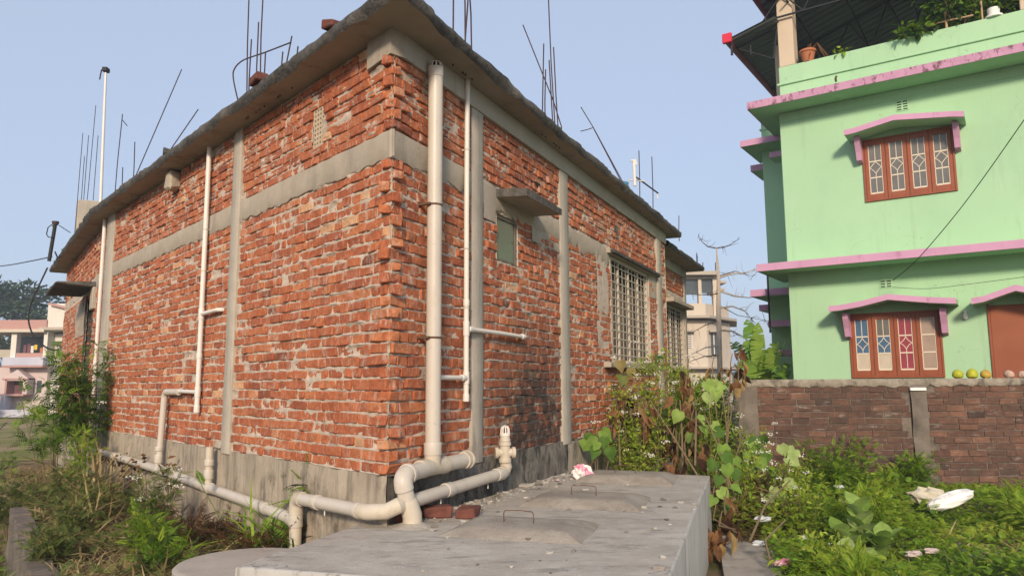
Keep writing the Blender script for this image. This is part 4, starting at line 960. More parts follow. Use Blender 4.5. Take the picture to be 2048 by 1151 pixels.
# ================================================================ green house
gh = thing('green_house', 'two storey pale green house with pink bands and red-brown windows', 'house', (HC[0], HC[1], 0))
part('wall', box(HF, 0, 7, -9, 0, -.3, 7.02, .01), M['green'], gh)
part('rear_wing', box(HF, -.92, -.003, -8, -2.0, -.3, 7.70, .01), M['green'], gh)
mb = MB()
addb(mb, HF, -.95, -.003, -2.2, -1.97, 7.42, 7.46, .004); part('drip_line', mb, M['green'], gh)
def bandslab(t0, t1, n0, n1, z0, z1, th=.15):
    """concrete shade: green underside and pink fascia"""
    o = part('ledge', box(HF, t0+.015, t1, n0, n1-.015, z0, z1, .006), M['green'], gh)
    mb = MB(); addb(mb, HF, t0, t1, n1-.015, n1, z0-.006, z1+.004, .003)
    addb(mb, HF, t0, t0+.015, n0, n1-.0151, z0-.006, z1+.004, .003)
    return o, mb
o, mb = bandslab(-.42, 7, -1.4, .62, 3.77, 3.90); part('fascia', mb, M['pink'], o)
o, mb = bandslab(-.46, 7, -1.4, .60, 7.02, 7.16); part('fascia', mb, M['pink_worn'], o)
part('drip_line', box(HF, .0, 7, 0, .018, 3.50, 3.52, .004), M['green'], gh)
part('drip_line', box(HF, .0, 7, 0, .018, 6.82, 6.84, .004), M['green'], gh)
part('parapet', box(HF, .04, 7, -.14, .02, 7.16, 7.97, .01), M['green'], gh)
part('parapet_line', box(HF, .0, 7, .02, .055, 7.58, 7.625, .008), M['green'], gh)
part('parapet_block', box(HF, -.70, -.25, -2.6, -2.2, 7.1, 7.95, .008), M['green'], gh)
part('roof_column', box(HF, .06, .36, -.30, .02, 7.97, 10.6, .01), M['house_col'], gh)
part('roof_column', box(HF, -.10, .05, -.5, -.30, 7.1, 8.6, .01), M['house_col'], gh)
part('roof_column', box(HF, 4.10, 4.4, -.30, .02, 7.97, 10.6, .01), M['house_col'], gh)
# ledges on the rear wing
for t0, n0, n1, z0, z1 in ((-1.22, -2.9, -1.35, 6.92, 7.05), (-.50, -1.5, -1.0, 6.45, 6.56), (-1.32, -3.4, -2.4, 6.62, 6.76), (-1.15, -2.9, -1.35, 3.52, 3.66), (-1.28, -3.4, -2.4, 3.30, 3.43), (-.85, -2.4, -1.5, 2.85, 2.98), (-.50, -1.4, -.9, 2.20, 2.32), (-1.25, -4.4, -3.3, 5.25, 5.35)):
    o = part('ledge', box(HF, t0+.012, -.004, n0, n1-.012, z0, z1, .005), M['green'], gh)
    mb = MB(); addb(mb, HF, t0, -.004, n1-.012, n1, z0-.005, z1+.004, .002); addb(mb, HF, t0, t0+.012, n0, n1-.0121, z0-.005, z1+.004, .002); part('fascia', mb, M['pink'], o)
part('downpipe', tube(MB(), [HF.p(-.72, -1.2, 2.7), HF.p(-.72, -1.2, 3.95)], .022, 8), M['black'], gh)
# cement vent blocks
def hvent(t0, t1, z0, z1):
    o = part('vent_block', box(HF, t0, t1, 0, .012, z0, z1, .002), M['green'], gh)
    mb = MB(); n = 4
    for c in range(2):
        for k in range(n):
            a = t0+.015+c*(t1-t0)/2; z = z0+.02+k*(z1-z0-.02)/n
            mb.add(HF.w([(a, .0135, z), (a+(t1-t0)/2-.03, .0135, z), (a+(t1-t0)/2-.03, .0135, z+.022), (a, .0135, z+.022)]), [[0, 1, 2, 3]])
    part('vent_slot', mb, M['dark'], o)
hvent(2.10, 2.30, 6.59, 6.80); hvent(1.62, 1.82, 3.34, 3.55)
# windows: four leaves each, three panes and a cream lattice per leaf
def ribbon(mb, pts, w, n):
    for (a, b) in zip(pts[:-1], pts[1:]):
        a = np.array(a); b = np.array(b); d = b-a; d = d/np.linalg.norm(d); p = np.array([-d[1], d[0]])*w/2
        q = [a-p, b-p, b+p, a+p]; mb.add(HF.w([(x, n+.006, z) for x, z in q]+[(x, n-.004, z) for x, z in q]), [[0, 1, 2, 3], [4, 5, 1, 0], [7, 3, 2, 6]])
def window(t0, t1, z0, z1, cols, star, label=None):
    f = MB(); e = .035
    for a in ((t0, t0+e, z0, z1), (t1-e, t1, z0, z1), (t0+e, t1-e, z1-e, z1), (t0+e, t1-e, z0, z0+e)): addb(f, HF, a[0], a[1], -.02, .035, a[2], a[3], .004)
    w = part('window', f, M['sash'], gh)
    W = (t1-t0-2*e)/4
    for i in range(4):
        a = t0+e+i*W+.004; b = a+W-.008; s = .062; m = MB()
        for q in ((a, a+s, z0+e, z1-e), (b-s, b, z0+e, z1-e), (a+s, b-s, z1-e-.085, z1-e), (a+s, b-s, z0+e, z0+e+.10)): addb(m, HF, q[0], q[1], .002, .026, q[2], q[3], .004)
        sa = part('casement', m, M['sash'], w)
        pa, pb, za, zb = a+s, b-s, z0+e+.10, z1-e-.085; h3 = (zb-za)/3
        mu = MB()
        for k in range(3):
            part('pane', box(HF, pa, pb, .006, .010, za+k*h3, za+(k+1)*h3, .0005), M[cols[i][k]], w)
        for k in (1, 2): ribbon(mu, [(pa, za+k*h3), (pb, za+k*h3)], .022, .012)
        ribbon(mu, [(pa+.006, za), (pa+.006, zb)], .012, .012); ribbon(mu, [(pb-.006, za), (pb-.006, zb)], .012, .012); ribbon(mu, [(pa, za+.012), (pb, za+.012)], .03, .012)
        c = (pa+pb)/2; hw = (pb-pa)/2*.86
        if star and i < 3 or not star:
            ribbon(mu, [(c, za+2*h3), (c, zb)], .011, .012)
            if not star or i == 2: ribbon(mu, [(c, za), (c, za+h3)], .010, .012)
            mz = za+1.5*h3+(.02 if star else .035); hh = h3*.36
            quad = [[(c, mz+hh), (c+hw, mz)], [(c+hw, mz), (c, mz-hh)], [(c, mz-hh), (c-hw, mz)], [(c-hw, mz), (c, mz+hh)]]
            for (p, q) in quad:
                p = np.array(p); q = np.array(q); ctr = np.array([c, mz]); pts = []
                for u in np.linspace(0, 1, 6):
                    l = p+(q-p)*u; pull = (.38 if star else (.0 if p[1] > mz+.01 or q[1] > mz+.01 else .2))*4*u*(1-u)*.5; pts.append(tuple(l+(ctr-l)*pull))
                ribbon(mu, pts, .011, .012)
            ribbon(mu, [(c, mz-hh), (c, za+h3)], .011, .012)
            if star: ribbon(mu, [(c, mz+hh), (c, za+2*h3)], .011, .012)
        part('lattice', mu, M['came'], sa)
    return w
g3 = ['pane_grey']*3
window(1.475, 2.965, 4.97, 6.155, [g3, g3, g3, g3], False)
window(1.05, 2.545, 1.72, 2.90, [['pane_cream', 'pane_blue', 'pane_blue'], ['pane_cream', 'pane_blue', 'pane_grey'], ['pane_red']*3, ['pane_beige']*3], True)
d_ = part('door', box(HF, 3.27, 4.4, -.02, .02, .85, 2.92, .006), M['door'], gh)
part('door_frame', box(HF, 3.235, 3.27, -.02, .03, .85, 2.945, .004), M['sash'], d_)
part('wall_lamp', lathe(MB(), HF.p(2.915, .045, 2.70), (0, 0, 1), [(0, .01), (.02, .035), (.06, .042), (.09, .03), (.10, .022), (.15, .03), (.155, 0)], 14), M['sack'], gh, smooth=True)
# gabled window hoods
def hood(pts, n1, th, brackets):
    """pts: underside line (t, z) from left to right"""
    P = np.array(pts); k = len(P)
    lo0 = HF.w([(t, 0, z) for t, z in P]); lo1 = HF.w([(t, n1, z) for t, z in P]); hi0 = HF.w([(t, 0, z+th) for t, z in P]); hi1 = HF.w([(t, n1, z+th) for t, z in P])
    mb = MB().add(np.concatenate([lo0, lo1, hi0, hi1]), [[i, k+i, k+i+1, i+1] for i in range(k-1)]+[[2*k+i, 2*k+i+1, 3*k+i+1, 3*k+i] for i in range(k-1)]+[[0, 2*k, 3*k, k], [k-1, 2*k-1, 4*k-1, 3*k-1]])
    o = part('window_hood', mb, M['green'], gh)
    f0 = HF.w([(t, n1+.001, z-.012) for t, z in P]); f1 = HF.w([(t, n1+.001, z+th+.006) for t, z in P]); f2 = HF.w([(t, n1+.018, z-.010) for t, z in P]); f3 = HF.w([(t, n1+.018, z+th+.004) for t, z in P])
    m2 = MB().add(np.concatenate([f0, f1, f2, f3]), [[2*k+i, 2*k+i+1, 3*k+i+1, 3*k+i] for i in range(k-1)]+[[i, i+1, 2*k+i+1, 2*k+i] for i in range(k-1)]+[[k+i, 3*k+i, 3*k+i+1, k+i+1] for i in range(k-1)]+[[0, 2*k, 3*k, k], [k-1, 2*k-1, 4*k-1, 3*k-1][::-1]])
    part('fascia', m2, M['pink'], o)
    for t, z in brackets:
        prof = [(0, z), (n1*.62, z), (n1*.58, z-.10), (n1*.40, z-.27), (n1*.30, z-.42), (0, z-.46)]; m = len(prof)
        V = np.concatenate([HF.w([(t-.045, n, zz) for n, zz in prof]), HF.w([(t+.045, n, zz) for n, zz in prof])])
        part('bracket', MB().add(V, [list(range(m)), list(range(m, 2*m))[::-1]]+[[i, m+i, m+(i+1) % m, (i+1) % m] for i in range(m)]), M['pink'], o)
hood([(1.27, 6.17), (1.45, 6.18), (2.10, 6.285), (2.98, 6.16), (3.17, 6.12)], .53, .085, [(1.44, 6.17), (3.02, 6.12)])
hood([(.82, 2.935), (1.02, 2.945), (1.35, 2.99), (1.80, 3.085), (2.45, 2.985), (2.83, 2.945)], .53, .085, [(1.045, 2.90), (2.60, 2.90)])
hood([(3.04, 2.925), (3.22, 2.95), (3.66, 3.10), (4.1, 2.97), (4.3, 2.92)], .53, .085, [])
part('wall_hook', tube(MB(), [HF.p(1.20, .57, 7.2), HF.p(1.20, .60, 7.26), HF.p(1.22, .60, 7.30)], .02, 8), M['wire'], gh)
part('tube_light', box(HF, 1.60, 1.95, .0, .04, 6.30, 6.33, .004), M['dark'], gh)
# steel shed over the roof terrace
shed = part('shed_roof', MB().add(HF.w([(-.82, .35, 8.70), (.1, .35, 8.93), (.1, -10, 8.93), (-.82, -10, 8.70), (-.82, .35, 8.72), (.1, .35, 8.95), (.1, -10, 8.95), (-.82, -10, 8.72)]), [[3, 2, 1, 0], [4, 5, 6, 7]]).add(
    HF.w([(-.22, .5, 9.42), (2.4, .5, 10.3), (7.5, .5, 9.3), (7.5, -11, 9.3), (2.4, -11, 10.3), (-.22, -11, 9.42)]), [[0, 1, 4, 5], [1, 2, 3, 4]]).add(
    HF.w([(.1, -10.9, 7.2), (7.5, -10.9, 7.2), (7.5, -10.9, 9.3), (2.4, -10.9, 10.3), (.1, -10.9, 9.5)]), [[0, 1, 2, 3, 4]]), M['sheet'], gh)
mb = MB()
for k in range(60): n = .34-k*.175; mb.add(HF.w([(-.80, n, 8.695), (.1, n, 8.92), (.1, n-.03, 8.90), (-.80, n-.03, 8.672)]), [[0, 1, 2, 3]])
for k in range(16): addb(mb, HF, -.1, 7.4, .3-k*.72, .27-k*.72, 9.15, 9.19, .002) if False else None
for k in range(44):
    n = .45-k*.26
    for (ta, za, tb, zb) in ((-.2, 9.425, 2.4, 10.29), (2.4, 10.29, 7.4, 9.30)): mb.add(HF.w([(ta, n, za-.012), (tb, n, zb-.012), (tb, n-.07, zb-.045), (ta, n-.07, za-.045)]), [[0, 1, 2, 3]]).add(HF.w([(ta, n-.07, za-.045), (tb, n-.07, zb-.045), (tb, n-.14, zb-.012), (ta, n-.14, za-.012)]), [[0, 1, 2, 3]])
part('sheet_rib', mb, M['sheet'], shed)
mb = MB(); tube(mb, [HF.p(-.86, .36, 8.66), HF.p(-.86, -8, 8.66)], .07, 8); part('gutter', mb, M['red_edge'], shed)
part('gutter_end', box(HF, -.95, -.76, .36, .44, 8.60, 8.80, .01), M['red_cap'], shed)
mb = MB(); tube(mb, [HF.p(-.26, .52, 9.40), HF.p(-.26, -8, 9.40)], .06, 8); part('gutter', mb, M['red_edge'], shed)
tube_ = MB(); tube(tube_, [HF.p(-.80, .3, 8.60), HF.p(-.80, .3, 8.36)], .025, 8); part('spout', tube_, M['steel'], shed)
tr = MB(); bar = lambda a, b, r_=.022: tube(tr, [HF.p(*a), HF.p(*b)], r_, 5)
for n_ in (.1, -2.6, -5.4, -8.2):
    bar((-.2, n_, 9.35), (2.4, n_, 10.2)); bar((2.4, n_, 10.2), (7, n_, 9.3)); bar((-.2, n_, 9.0), (7, n_, 9.0))
    for k in range(9):
        a = -.2+k*.8; top_ = lambda t: 9.35+(t+.2)*.327 if t < 2.4 else 10.2-(t-2.4)*.196
        bar((a, n_, 9.0), (a+.4, n_, top_(a+.4)), .016); bar((a+.4, n_, top_(a+.4)), (a+.8, n_, 9.0), .016)
for t_ in (.3, 1.3, 2.4, 3.5, 4.6): bar((t_, .3, 9.0+.3), (t_, -10, 9.0+.3), .02)
for n_ in (.0, -2.6): bar((-.8, n_, 8.62), (.1, n_, 8.85), .02); bar((-.75, n_, 8.6), (-.05, n_, 8.2), .015); bar((-.5, n_, 8.6), (-.5, n_, 8.40), .014); bar((-.05, n_, 8.2), (.05, n_, 8.8), .02)
part('truss', tr, M['steel'], shed)

# ================================================================ far buildings
ph_ = thing('white_house', 'distant white and pink house with a small gabled window beyond the courtyard', 'house', (-26, 41, 0))
fx = lambda px: -27.94+.0272*px
fz = lambda py: .09+.0275*(832-py)
FH = Frame((0, 41, 0), (1, 0, 0)).setn((0, -1, 0))
def fb(name, px0, px1, py0, py1, n0, n1, mat, parent=None):
    return part(name, box(FH, fx(px0), fx(px1), n0, n1, fz(py1), fz(py0), .01), mat, parent or ph_)
fb('wall', -60, 82, 735, 832, -6, -.3, M['pale_pink']); fb('wall', 82, 190, 668, 832, -6, -.6, M['white_wall']); fb('upper_wall', 80, 190, 608, 664, -5, .0, M['white_wall'])
part('sloped_roof', MB().add(FH.w([(fx(86), .25, fz(607)), (fx(190), .25, fz(632)), (fx(190), -5, fz(622)), (fx(86), -5, fz(600)), (fx(86), .25, fz(611)), (fx(190), .25, fz(636))]), [[0, 1, 2, 3], [4, 5, 1, 0]]), M['rose'], ph_)
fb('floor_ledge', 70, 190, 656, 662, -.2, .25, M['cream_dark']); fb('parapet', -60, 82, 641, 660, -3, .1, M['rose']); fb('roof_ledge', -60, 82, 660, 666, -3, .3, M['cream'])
fb('veranda_shade_back', -60, 80, 668, 735, -3.2, -3.0, M['glass_shade_far']); fb('veranda_side', 76, 84, 664, 735, -3, .0, M['white_wall'])  # dark back sheet imitates the shade inside the veranda opening
fb('veranda_column', 10, 21, 666, 716, -.4, .0, M['white_wall']); fb('veranda_parapet', 22, 76, 707, 716, -.3, .0, M['rose']); fb('veranda_parapet', -60, 10, 700, 716, -.3, .0, M['cream_dark'])
fb('ledge', 4, 86, 716, 732, -.3, .35, M['lilac']); fb('ledge_trim', 4, 86, 732, 736, -.3, .37, M['rose']); fb('dark_window', 62, 72, 762, 786, -.4, -.28, M['glass_shade_far'])
fb('low_wall', 20, 90, 818, 832, .5, 1.2, M['lilac']); fb('pillar', 14, 22, 790, 832, .1, .6, M['lilac'])
o = fb('window', 16, 50, 758, 789, -.28, -.24, M['cloth_d']); fb('window_sill', 4, 54, 788, 792, -.3, .45, M['rose'], ph_)
part('gable', MB().add(FH.w([(fx(9), a, fz(757)) for a in (.35, -.3)]+[(fx(36), a, fz(740)) for a in (.35, -.3)]+[(fx(58), a, fz(757)) for a in (.35, -.3)]+[(fx(9), .35, fz(762)), (fx(58), .35, fz(762))]), [[0, 2, 4, 7, 6], [0, 1, 3, 2], [2, 3, 5, 4]]), M['pale_pink'], ph_)
fb('gable_trim', 8, 60, 757, 760, .30, .40, M['rose'])
fb('window_post', 13, 17, 760, 789, -.2, .35, M['rose']); fb('window_post', 49, 58, 760, 789, -.2, .35, M['pale_pink'])
fb('shade', 95, 123, 684, 693, -.6, .15, M['leaf_dull'])
for px, py0, py1, m_ in ((30, 690, 706, 'cloth_d'), (38, 688, 706, 'cloth_d'), (52, 690, 700, 'cloth_y'), (45, 692, 706, 'white_wall'), (64, 696, 706, 'terracotta'), (72, 692, 706, 'white_wall')):
    solo('laundry', box(FH, fx(px-3), fx(px+3), -.42, -.38, fz(py1), fz(py0), .004), M[m_], {30: 'dark garment drying nearest the veranda column', 38: 'maroon garment drying beside the dark one on the veranda', 52: 'yellow cloth drying on the distant veranda', 45: 'white cloth drying between maroon and yellow on the veranda', 64: 'orange cloth drying right of the yellow one', 72: 'white cloth drying at the veranda end'}[px], 'laundry')
cb = thing('cream_house', 'distant cream house with a roof tower between the brick wall and green house', 'house', (12.5, 46, 0))
gx = lambda px: 10.75+(px-1372)*.0308
gz_ = lambda py: 2.61+(735-py)*.031
CFr = Frame((0, 46, 0), (1, 0, 0)).setn((0, -1, 0))
def gb(name, px0, px1, py0, py1, n0, n1, mat, parent=None): return part(name, box(CFr, gx(px0), gx(px1), n0, n1, gz_(py1), gz_(py0), .01), mat, parent or cb)
mb = MB(); prism(mb, [(gx(1330), 46), (gx(1415), 46), (gx(1462)*1.054, 48.5), (gx(1462)*1.15, 53), (gx(1330), 53)], -.2, gz_(640)); part('wall', mb, M['cream'], cb)
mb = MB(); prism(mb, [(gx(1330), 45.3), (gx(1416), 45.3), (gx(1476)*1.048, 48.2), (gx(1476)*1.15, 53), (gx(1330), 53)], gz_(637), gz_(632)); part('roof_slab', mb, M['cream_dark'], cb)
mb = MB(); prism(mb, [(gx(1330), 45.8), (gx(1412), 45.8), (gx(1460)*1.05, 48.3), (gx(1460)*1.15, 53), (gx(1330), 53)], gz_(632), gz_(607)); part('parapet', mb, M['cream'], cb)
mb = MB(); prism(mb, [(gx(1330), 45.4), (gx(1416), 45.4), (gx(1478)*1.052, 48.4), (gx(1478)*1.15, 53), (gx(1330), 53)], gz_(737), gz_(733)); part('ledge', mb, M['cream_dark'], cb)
gb('dark_shop', 1443, 1462, 740, 790, -2.6, -2.3, M['glass_shade_far'])
w = gb('window', 1373, 1385, 664, 698, -.05, .03, M['white_wall']); mb = MB()
for k in range(9): addb(mb, CFr, gx(1374.5), gx(1383), .03, .05, gz_(696-k*3.6), gz_(694.5-k*3.6), .003)
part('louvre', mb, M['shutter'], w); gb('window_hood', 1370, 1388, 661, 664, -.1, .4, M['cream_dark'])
w = gb('window', 1423, 1438, 664, 708, -.9, -.35, M['glass_shade_far']); gb('window_bar', 1430, 1432, 664, 708, -.36, -.30, M['white_wall'], w); gb('window_hood', 1420, 1440, 660, 664, -.9, .1, M['cream_dark'])
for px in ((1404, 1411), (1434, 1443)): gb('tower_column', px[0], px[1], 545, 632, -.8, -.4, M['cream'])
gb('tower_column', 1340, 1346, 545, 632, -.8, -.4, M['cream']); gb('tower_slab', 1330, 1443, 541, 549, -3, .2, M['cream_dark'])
gb('tower_panel', 1346, 1403, 556, 586, -.7, -.55, M['glass_shade_far']); gb('tower_panel', 1412, 1433, 553, 583, -.7, -.55, M['glass_shade_far'])
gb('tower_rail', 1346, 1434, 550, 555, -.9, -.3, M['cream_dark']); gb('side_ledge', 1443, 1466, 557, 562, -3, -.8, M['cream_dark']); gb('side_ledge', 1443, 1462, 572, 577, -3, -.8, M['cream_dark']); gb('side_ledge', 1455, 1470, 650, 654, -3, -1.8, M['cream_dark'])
for px, a, b in ((1405, 543, 505), (1404, 543, 500), (1416, 543, 520), (1442, 543, 520)): part('rebar', tube(MB(), [CFr.p(gx(px), -.6, gz_(a)), CFr.p(gx(px+1), -.6, gz_(b))], .03, 5), M['steel'], cb)

# ================================================================ plants
def at(px, py, y):
    """world point seen at photo pixel (px, py) at distance y: used to read positions off the photograph"""
    r = np.array(fw)+np.array(rt)*(px-1024)/1485.04-np.array(upv)*(py-575.5)/1485.04
    return r*(y/r[1])+np.array([0, 0, EYE])
def frond(pairs=7, droop=.28, lw=.40, sl=.8):
    V = []; F = []
    for i in range(pairs):
        s = .14+.80*i/(pairs-1); l = lw*(1-.72*s**1.5)*(.55+.45*min(1, s*4)); z = -droop*s*s
        for sg in (-1, 1):
            b = len(V); V += [(0, s-.02, z), (sg*l*.55, s-.01+l*.10, z+.02), (sg*l, s+.02+l*.40, z-.03), (sg*l*.42, s+.03+l*.32*sl, z+.02)]; F.append((b, b+1, b+2, b+3) if sg > 0 else (b+3, b+2, b+1, b))
    b = len(V); V += [(-.018, 0, 0), (.018, 0, 0), (.006, 1, -droop), (-.006, 1, -droop)]; F.append((b, b+1, b+2, b+3))
    return np.array(V, float), np.array(F)
def leaf(w=.42, fold=.10, droop=.2, heart=False, rows=4, cols=2):
    V = []; F = []
    for i in range(rows+1):
        s = i/rows; hw = w*(math.sin(math.pi*min(1, s*.94+.06))**.8)*(1-.25*s) if not heart else w*1.12*math.sin(math.pi*(s*.80+.20))**.75*(1-s**3*.95)
        if i == rows: hw = .004
        if i == 0: hw = w*.10 if not heart else w*.62
        y0 = s-(.10 if heart and i == 0 else 0)
        for c in (-1, -.5, 0, .5, 1): V.append((hw*c, y0 if c else s, -droop*s*s+fold*abs(c)*hw/w))
    for i in range(rows):
        for c in range(4): a = i*5+c; F.append((a, a+1, a+6, a+5))
    return np.array(V, float), np.array(F)
BLADE = (np.array([(-.03, 0, 0), (.03, 0, 0), (.022, .5, .0), (-.022, .5, .0), (.003, 1, -.18), (-.003, 1, -.18)], float), np.array([(0, 1, 2, 3), (3, 2, 4, 5)]))
SMALL = (np.array([(0, 0, 0), (.26, .42, .06), (0, 1, -.08), (-.26, .42, .06)], float), np.array([(0, 1, 2, 3)]))
FERN = frond(8, lw=.33, sl=.7); FERN2 = frond(6, droop=.12, lw=.40); PINN = frond(11, droop=.35, lw=.27, sl=.7); PINB = frond(6, droop=.30, lw=.40, sl=1.15)
BIG = leaf(); HEART = leaf(.48, .20, .42, True); OVATE = leaf(.34, .10, .35); NARROW = leaf(.16, .07, .5)
def unit(a): return a/np.maximum(np.linalg.norm(a, axis=-1, keepdims=True), 1e-9)
def put(mb, tm, pos, dirs, ups, scale, tint, mi=0):
    V, F = tm; pos = np.asarray(pos, float); N = len(pos)
    y = unit(np.asarray(dirs, float)); x = unit(np.cross(y, np.asarray(ups, float))); z = np.cross(x, y)
    sc = np.broadcast_to(np.asarray(scale, float), (N,))[:, None, None]
    W = pos[:, None, :]+sc*(V[None, :, :1]*x[:, None]+V[None, :, 1:2]*y[:, None]+V[None, :, 2:3]*z[:, None])
    FF = (F[None]+(np.arange(N)*len(V))[:, None, None]).reshape(-1, F.shape[1])
    tt = np.repeat(np.broadcast_to(np.asarray(tint, float), (N,)), len(F))
    return mb.add(W.reshape(-1, 3), FF, tt, mi)
def rdirs(N, up=.6, g=rng):
    a = g.random(N)*2*np.pi; e = g.normal(up, .35, N); return np.stack([np.cos(a), np.sin(a), e], 1)
def inpoly(P, poly):
    x, y = P[:, 0], P[:, 1]; ins = np.zeros(len(P), bool); poly = np.asarray(poly)
    for (x1, y1), (x2, y2) in zip(poly, np.roll(poly, -1, 0)):
        c = ((y1 > y) != (y2 > y)) & (x < (x2-x1)*(y-y1)/(y2-y1+1e-12)+x1); ins ^= c
    return ins
def sample(poly, N, dens=None):
    poly = np.asarray(poly, float); out = []
    lo, hi = poly.min(0), poly.max(0); m = 0
    while m < N:
        P = lo+(hi-lo)*rng.random((N*2, 2)); k = inpoly(P, poly)
        if dens is not None: k &= rng.random(len(P)) < dens(P[:, 0], P[:, 1])
        P = P[k]; out.append(P); m += len(P)
    return np.concatenate(out)[:N]
# ---- ground cover on the right plot
plot = [(1.55, 4.2), (2.55, 7.9), (1.75, 8.6), (2.2, 10.9), (3.2, 10.9), (3.2, 10.25), (8.8, 9.95), (8.8, 4.0)]
def mound(x, y): return (1-.75*np.exp(-((x-3.15)**2/.10+(y-6.75)**2/.5)))*(.10+.22*vnoise(x+40, y+40, .75, 201)**1.5+.16*np.exp(-((x-4.3)**2/.9+(y-9.7)**2/.35))+.10*np.exp(-((x-2.9)**2/.8+(y-8.3)**2/3)))
def bare(x, y): return np.clip(1.25-1.35*np.exp(-((x-4.35)**2/.25+(y-6.9)**2/.12))-1.0*np.exp(-((x-5.3)**2/.9+(y-9.0)**2/.08)), .03, 1)
mb = MB()
P = sample(plot, 34000, bare); hgt = mound(P[:, 0], P[:, 1]); g0 = ground_h(P[:, 0], P[:, 1]); u = rng.random(len(P))**.6
pos = np.c_[P, g0+hgt*u*.9-.02]; pat = vnoise(P[:, 0]+10, P[:, 1]+10, .38, 203)*.75+vnoise(P[:, 0]+10, P[:, 1]+10, 1.2, 204)*.45
tint = np.clip(1.4*pat-.20+.25*(u-.5)+rng.normal(0, .08, len(P)), 0, 1)
put(mb, FERN, pos, rdirs(len(P), .55), np.tile([0, 0, 1.], (len(P), 1))+rng.normal(0, .3, (len(P), 3)), .04+.075*rng.random(len(P)), tint)
P = sample(plot, 9000, bare); hgt = mound(P[:, 0], P[:, 1]); g0 = ground_h(P[:, 0], P[:, 1]); u = rng.random(len(P))
put(mb, SMALL, np.c_[P, g0+hgt*u*.9], rdirs(len(P), .35), np.tile([0, 0, 1.], (len(P), 1))+rng.normal(0, .4, (len(P), 3)), (.025+.04*rng.random(len(P))), np.clip(.25+.5*vnoise(P[:, 0], P[:, 1]+20, .5, 207)+rng.normal(0, .12, len(P)), 0, 1))
P = sample(plot, 4200, bare); hgt = mound(P[:, 0], P[:, 1]); g0 = ground_h(P[:, 0], P[:, 1])
put(mb, OVATE, np.c_[P, g0+hgt*(.5+.6*rng.random(len(P)))], rdirs(len(P), .25), np.tile([0, 0, 1.], (len(P), 1))+rng.normal(0, .35, (len(P), 3)), .045+.055*rng.random(len(P)), np.clip(rng.normal(.55, .2, len(P)), 0, 1))
solo('ground_cover', mb, M['leaf'], kind='stuff')
mb = MB(); P = sample(plot, 2600); put(mb, BLADE, np.c_[P, ground_h(P[:, 0], P[:, 1])], rdirs(len(P), .5), np.tile([0, 0, 1.], (len(P), 1))+rng.normal(0, .3, (len(P), 3)), .12+.22*rng.random(len(P)), rng.random(len(P)))
P = sample([(1.5, 8.3), (3.0, 8.0), (3.2, 10.8), (1.9, 11)], 1500); put(mb, BLADE, np.c_[P, ground_h(P[:, 0], P[:, 1])+.3*rng.random(len(P))], rdirs(len(P), .3), np.tile([0, 0, 1.], (len(P), 1))+rng.normal(0, .4, (len(P), 3)), .2+.3*rng.random(len(P)), rng.random(len(P))*.5)
solo('dead_stalks', mb, M['straw'], kind='stuff')
# ---- left bank: dry grass, ground weeds
bank = [(-1.15, 5.4), (-1.5, 4.2), (-3.0, 4.0), (-3.1, 5.2), (-5.4, 8.4), (-8.6, 12.6), (-7.6, 13.2), (-1.45, 6.0)]
mb = MB(); P = sample(bank, 7500); g0 = ground_h(P[:, 0], P[:, 1])
put(mb, BLADE, np.c_[P, g0+.02+.05*rng.random(len(P))], rdirs(len(P), .18), np.tile([0, 0, 1.], (len(P), 1))+rng.normal(0, .3, (len(P), 3)), .10+.20*rng.random(len(P)), np.clip(rng.normal(.55, .25, len(P)), 0, 1))
P = sample([(-1.6, 5.0), (-1.5, 4.2), (-3.1, 4.0), (-3.3, 5.6), (-2.6, 6.2)], 4500); g0 = ground_h(P[:, 0], P[:, 1])
put(mb, BLADE, np.c_[P, g0+.02+.04*rng.random(len(P))], rdirs(len(P), .1), np.tile([0, 0, 1.], (len(P), 1))+rng.normal(0, .2, (len(P), 3)), .08+.14*rng.random(len(P)), np.clip(rng.normal(.75, .2, len(P)), 0, 1))
solo('dry_grass', mb, M['straw'], kind='stuff')
mb = MB(); P = sample(bank, 3000, lambda x, y: np.clip(vnoise(x+30, y+30, .8, 221)*1.8-.55, 0, 1)); g0 = ground_h(P[:, 0], P[:, 1])
put(mb, FERN2, np.c_[P, g0+.14*rng.random(len(P))], rdirs(len(P), .6), np.tile([0, 0, 1.], (len(P), 1))+rng.normal(0, .3, (len(P), 3)), .05+.07*rng.random(len(P)), np.clip(rng.normal(.5, .22, len(P)), 0, 1))
solo('low_weeds', mb, M['leaf_dull'], kind='stuff')
mb = MB(); lowp = [(-3.35, 4.2), (-3.3, 5.2), (-5.7, 8.5), (-9.5, 14.5), (-16, 15), (-10, 5)]
P = sample(lowp, 14000, lambda x, y: np.clip(1.2-(y-4)*.045, .3, 1)); g0 = ground_h(P[:, 0], P[:, 1]); hh = .10+.34*vnoise(P[:, 0]+70, P[:, 1]+70, .9, 225)
put(mb, FERN, np.c_[P, g0+hh*rng.random(len(P))], rdirs(len(P), .7), np.tile([0, 0, 1.], (len(P), 1))+rng.normal(0, .3, (len(P), 3)), .07+.09*rng.random(len(P)), np.clip(rng.normal(.40, .22, len(P)), 0, 1))
P = sample([(-3.35, 4.2), (-3.4, 5.2), (-4.6, 6.9), (-6, 6), (-5, 4)], 2600); g0 = ground_h(P[:, 0], P[:, 1])
put(mb, BLADE, np.c_[P, g0], rdirs(len(P), 1.2), np.tile([0, 0, 1.], (len(P), 1))+rng.normal(0, .3, (len(P), 3)), .25+.35*rng.random(len(P)), np.clip(rng.normal(.7, .15, len(P)), 0, 1))
solo('weeds', mb, M['leaf'], kind='stuff')
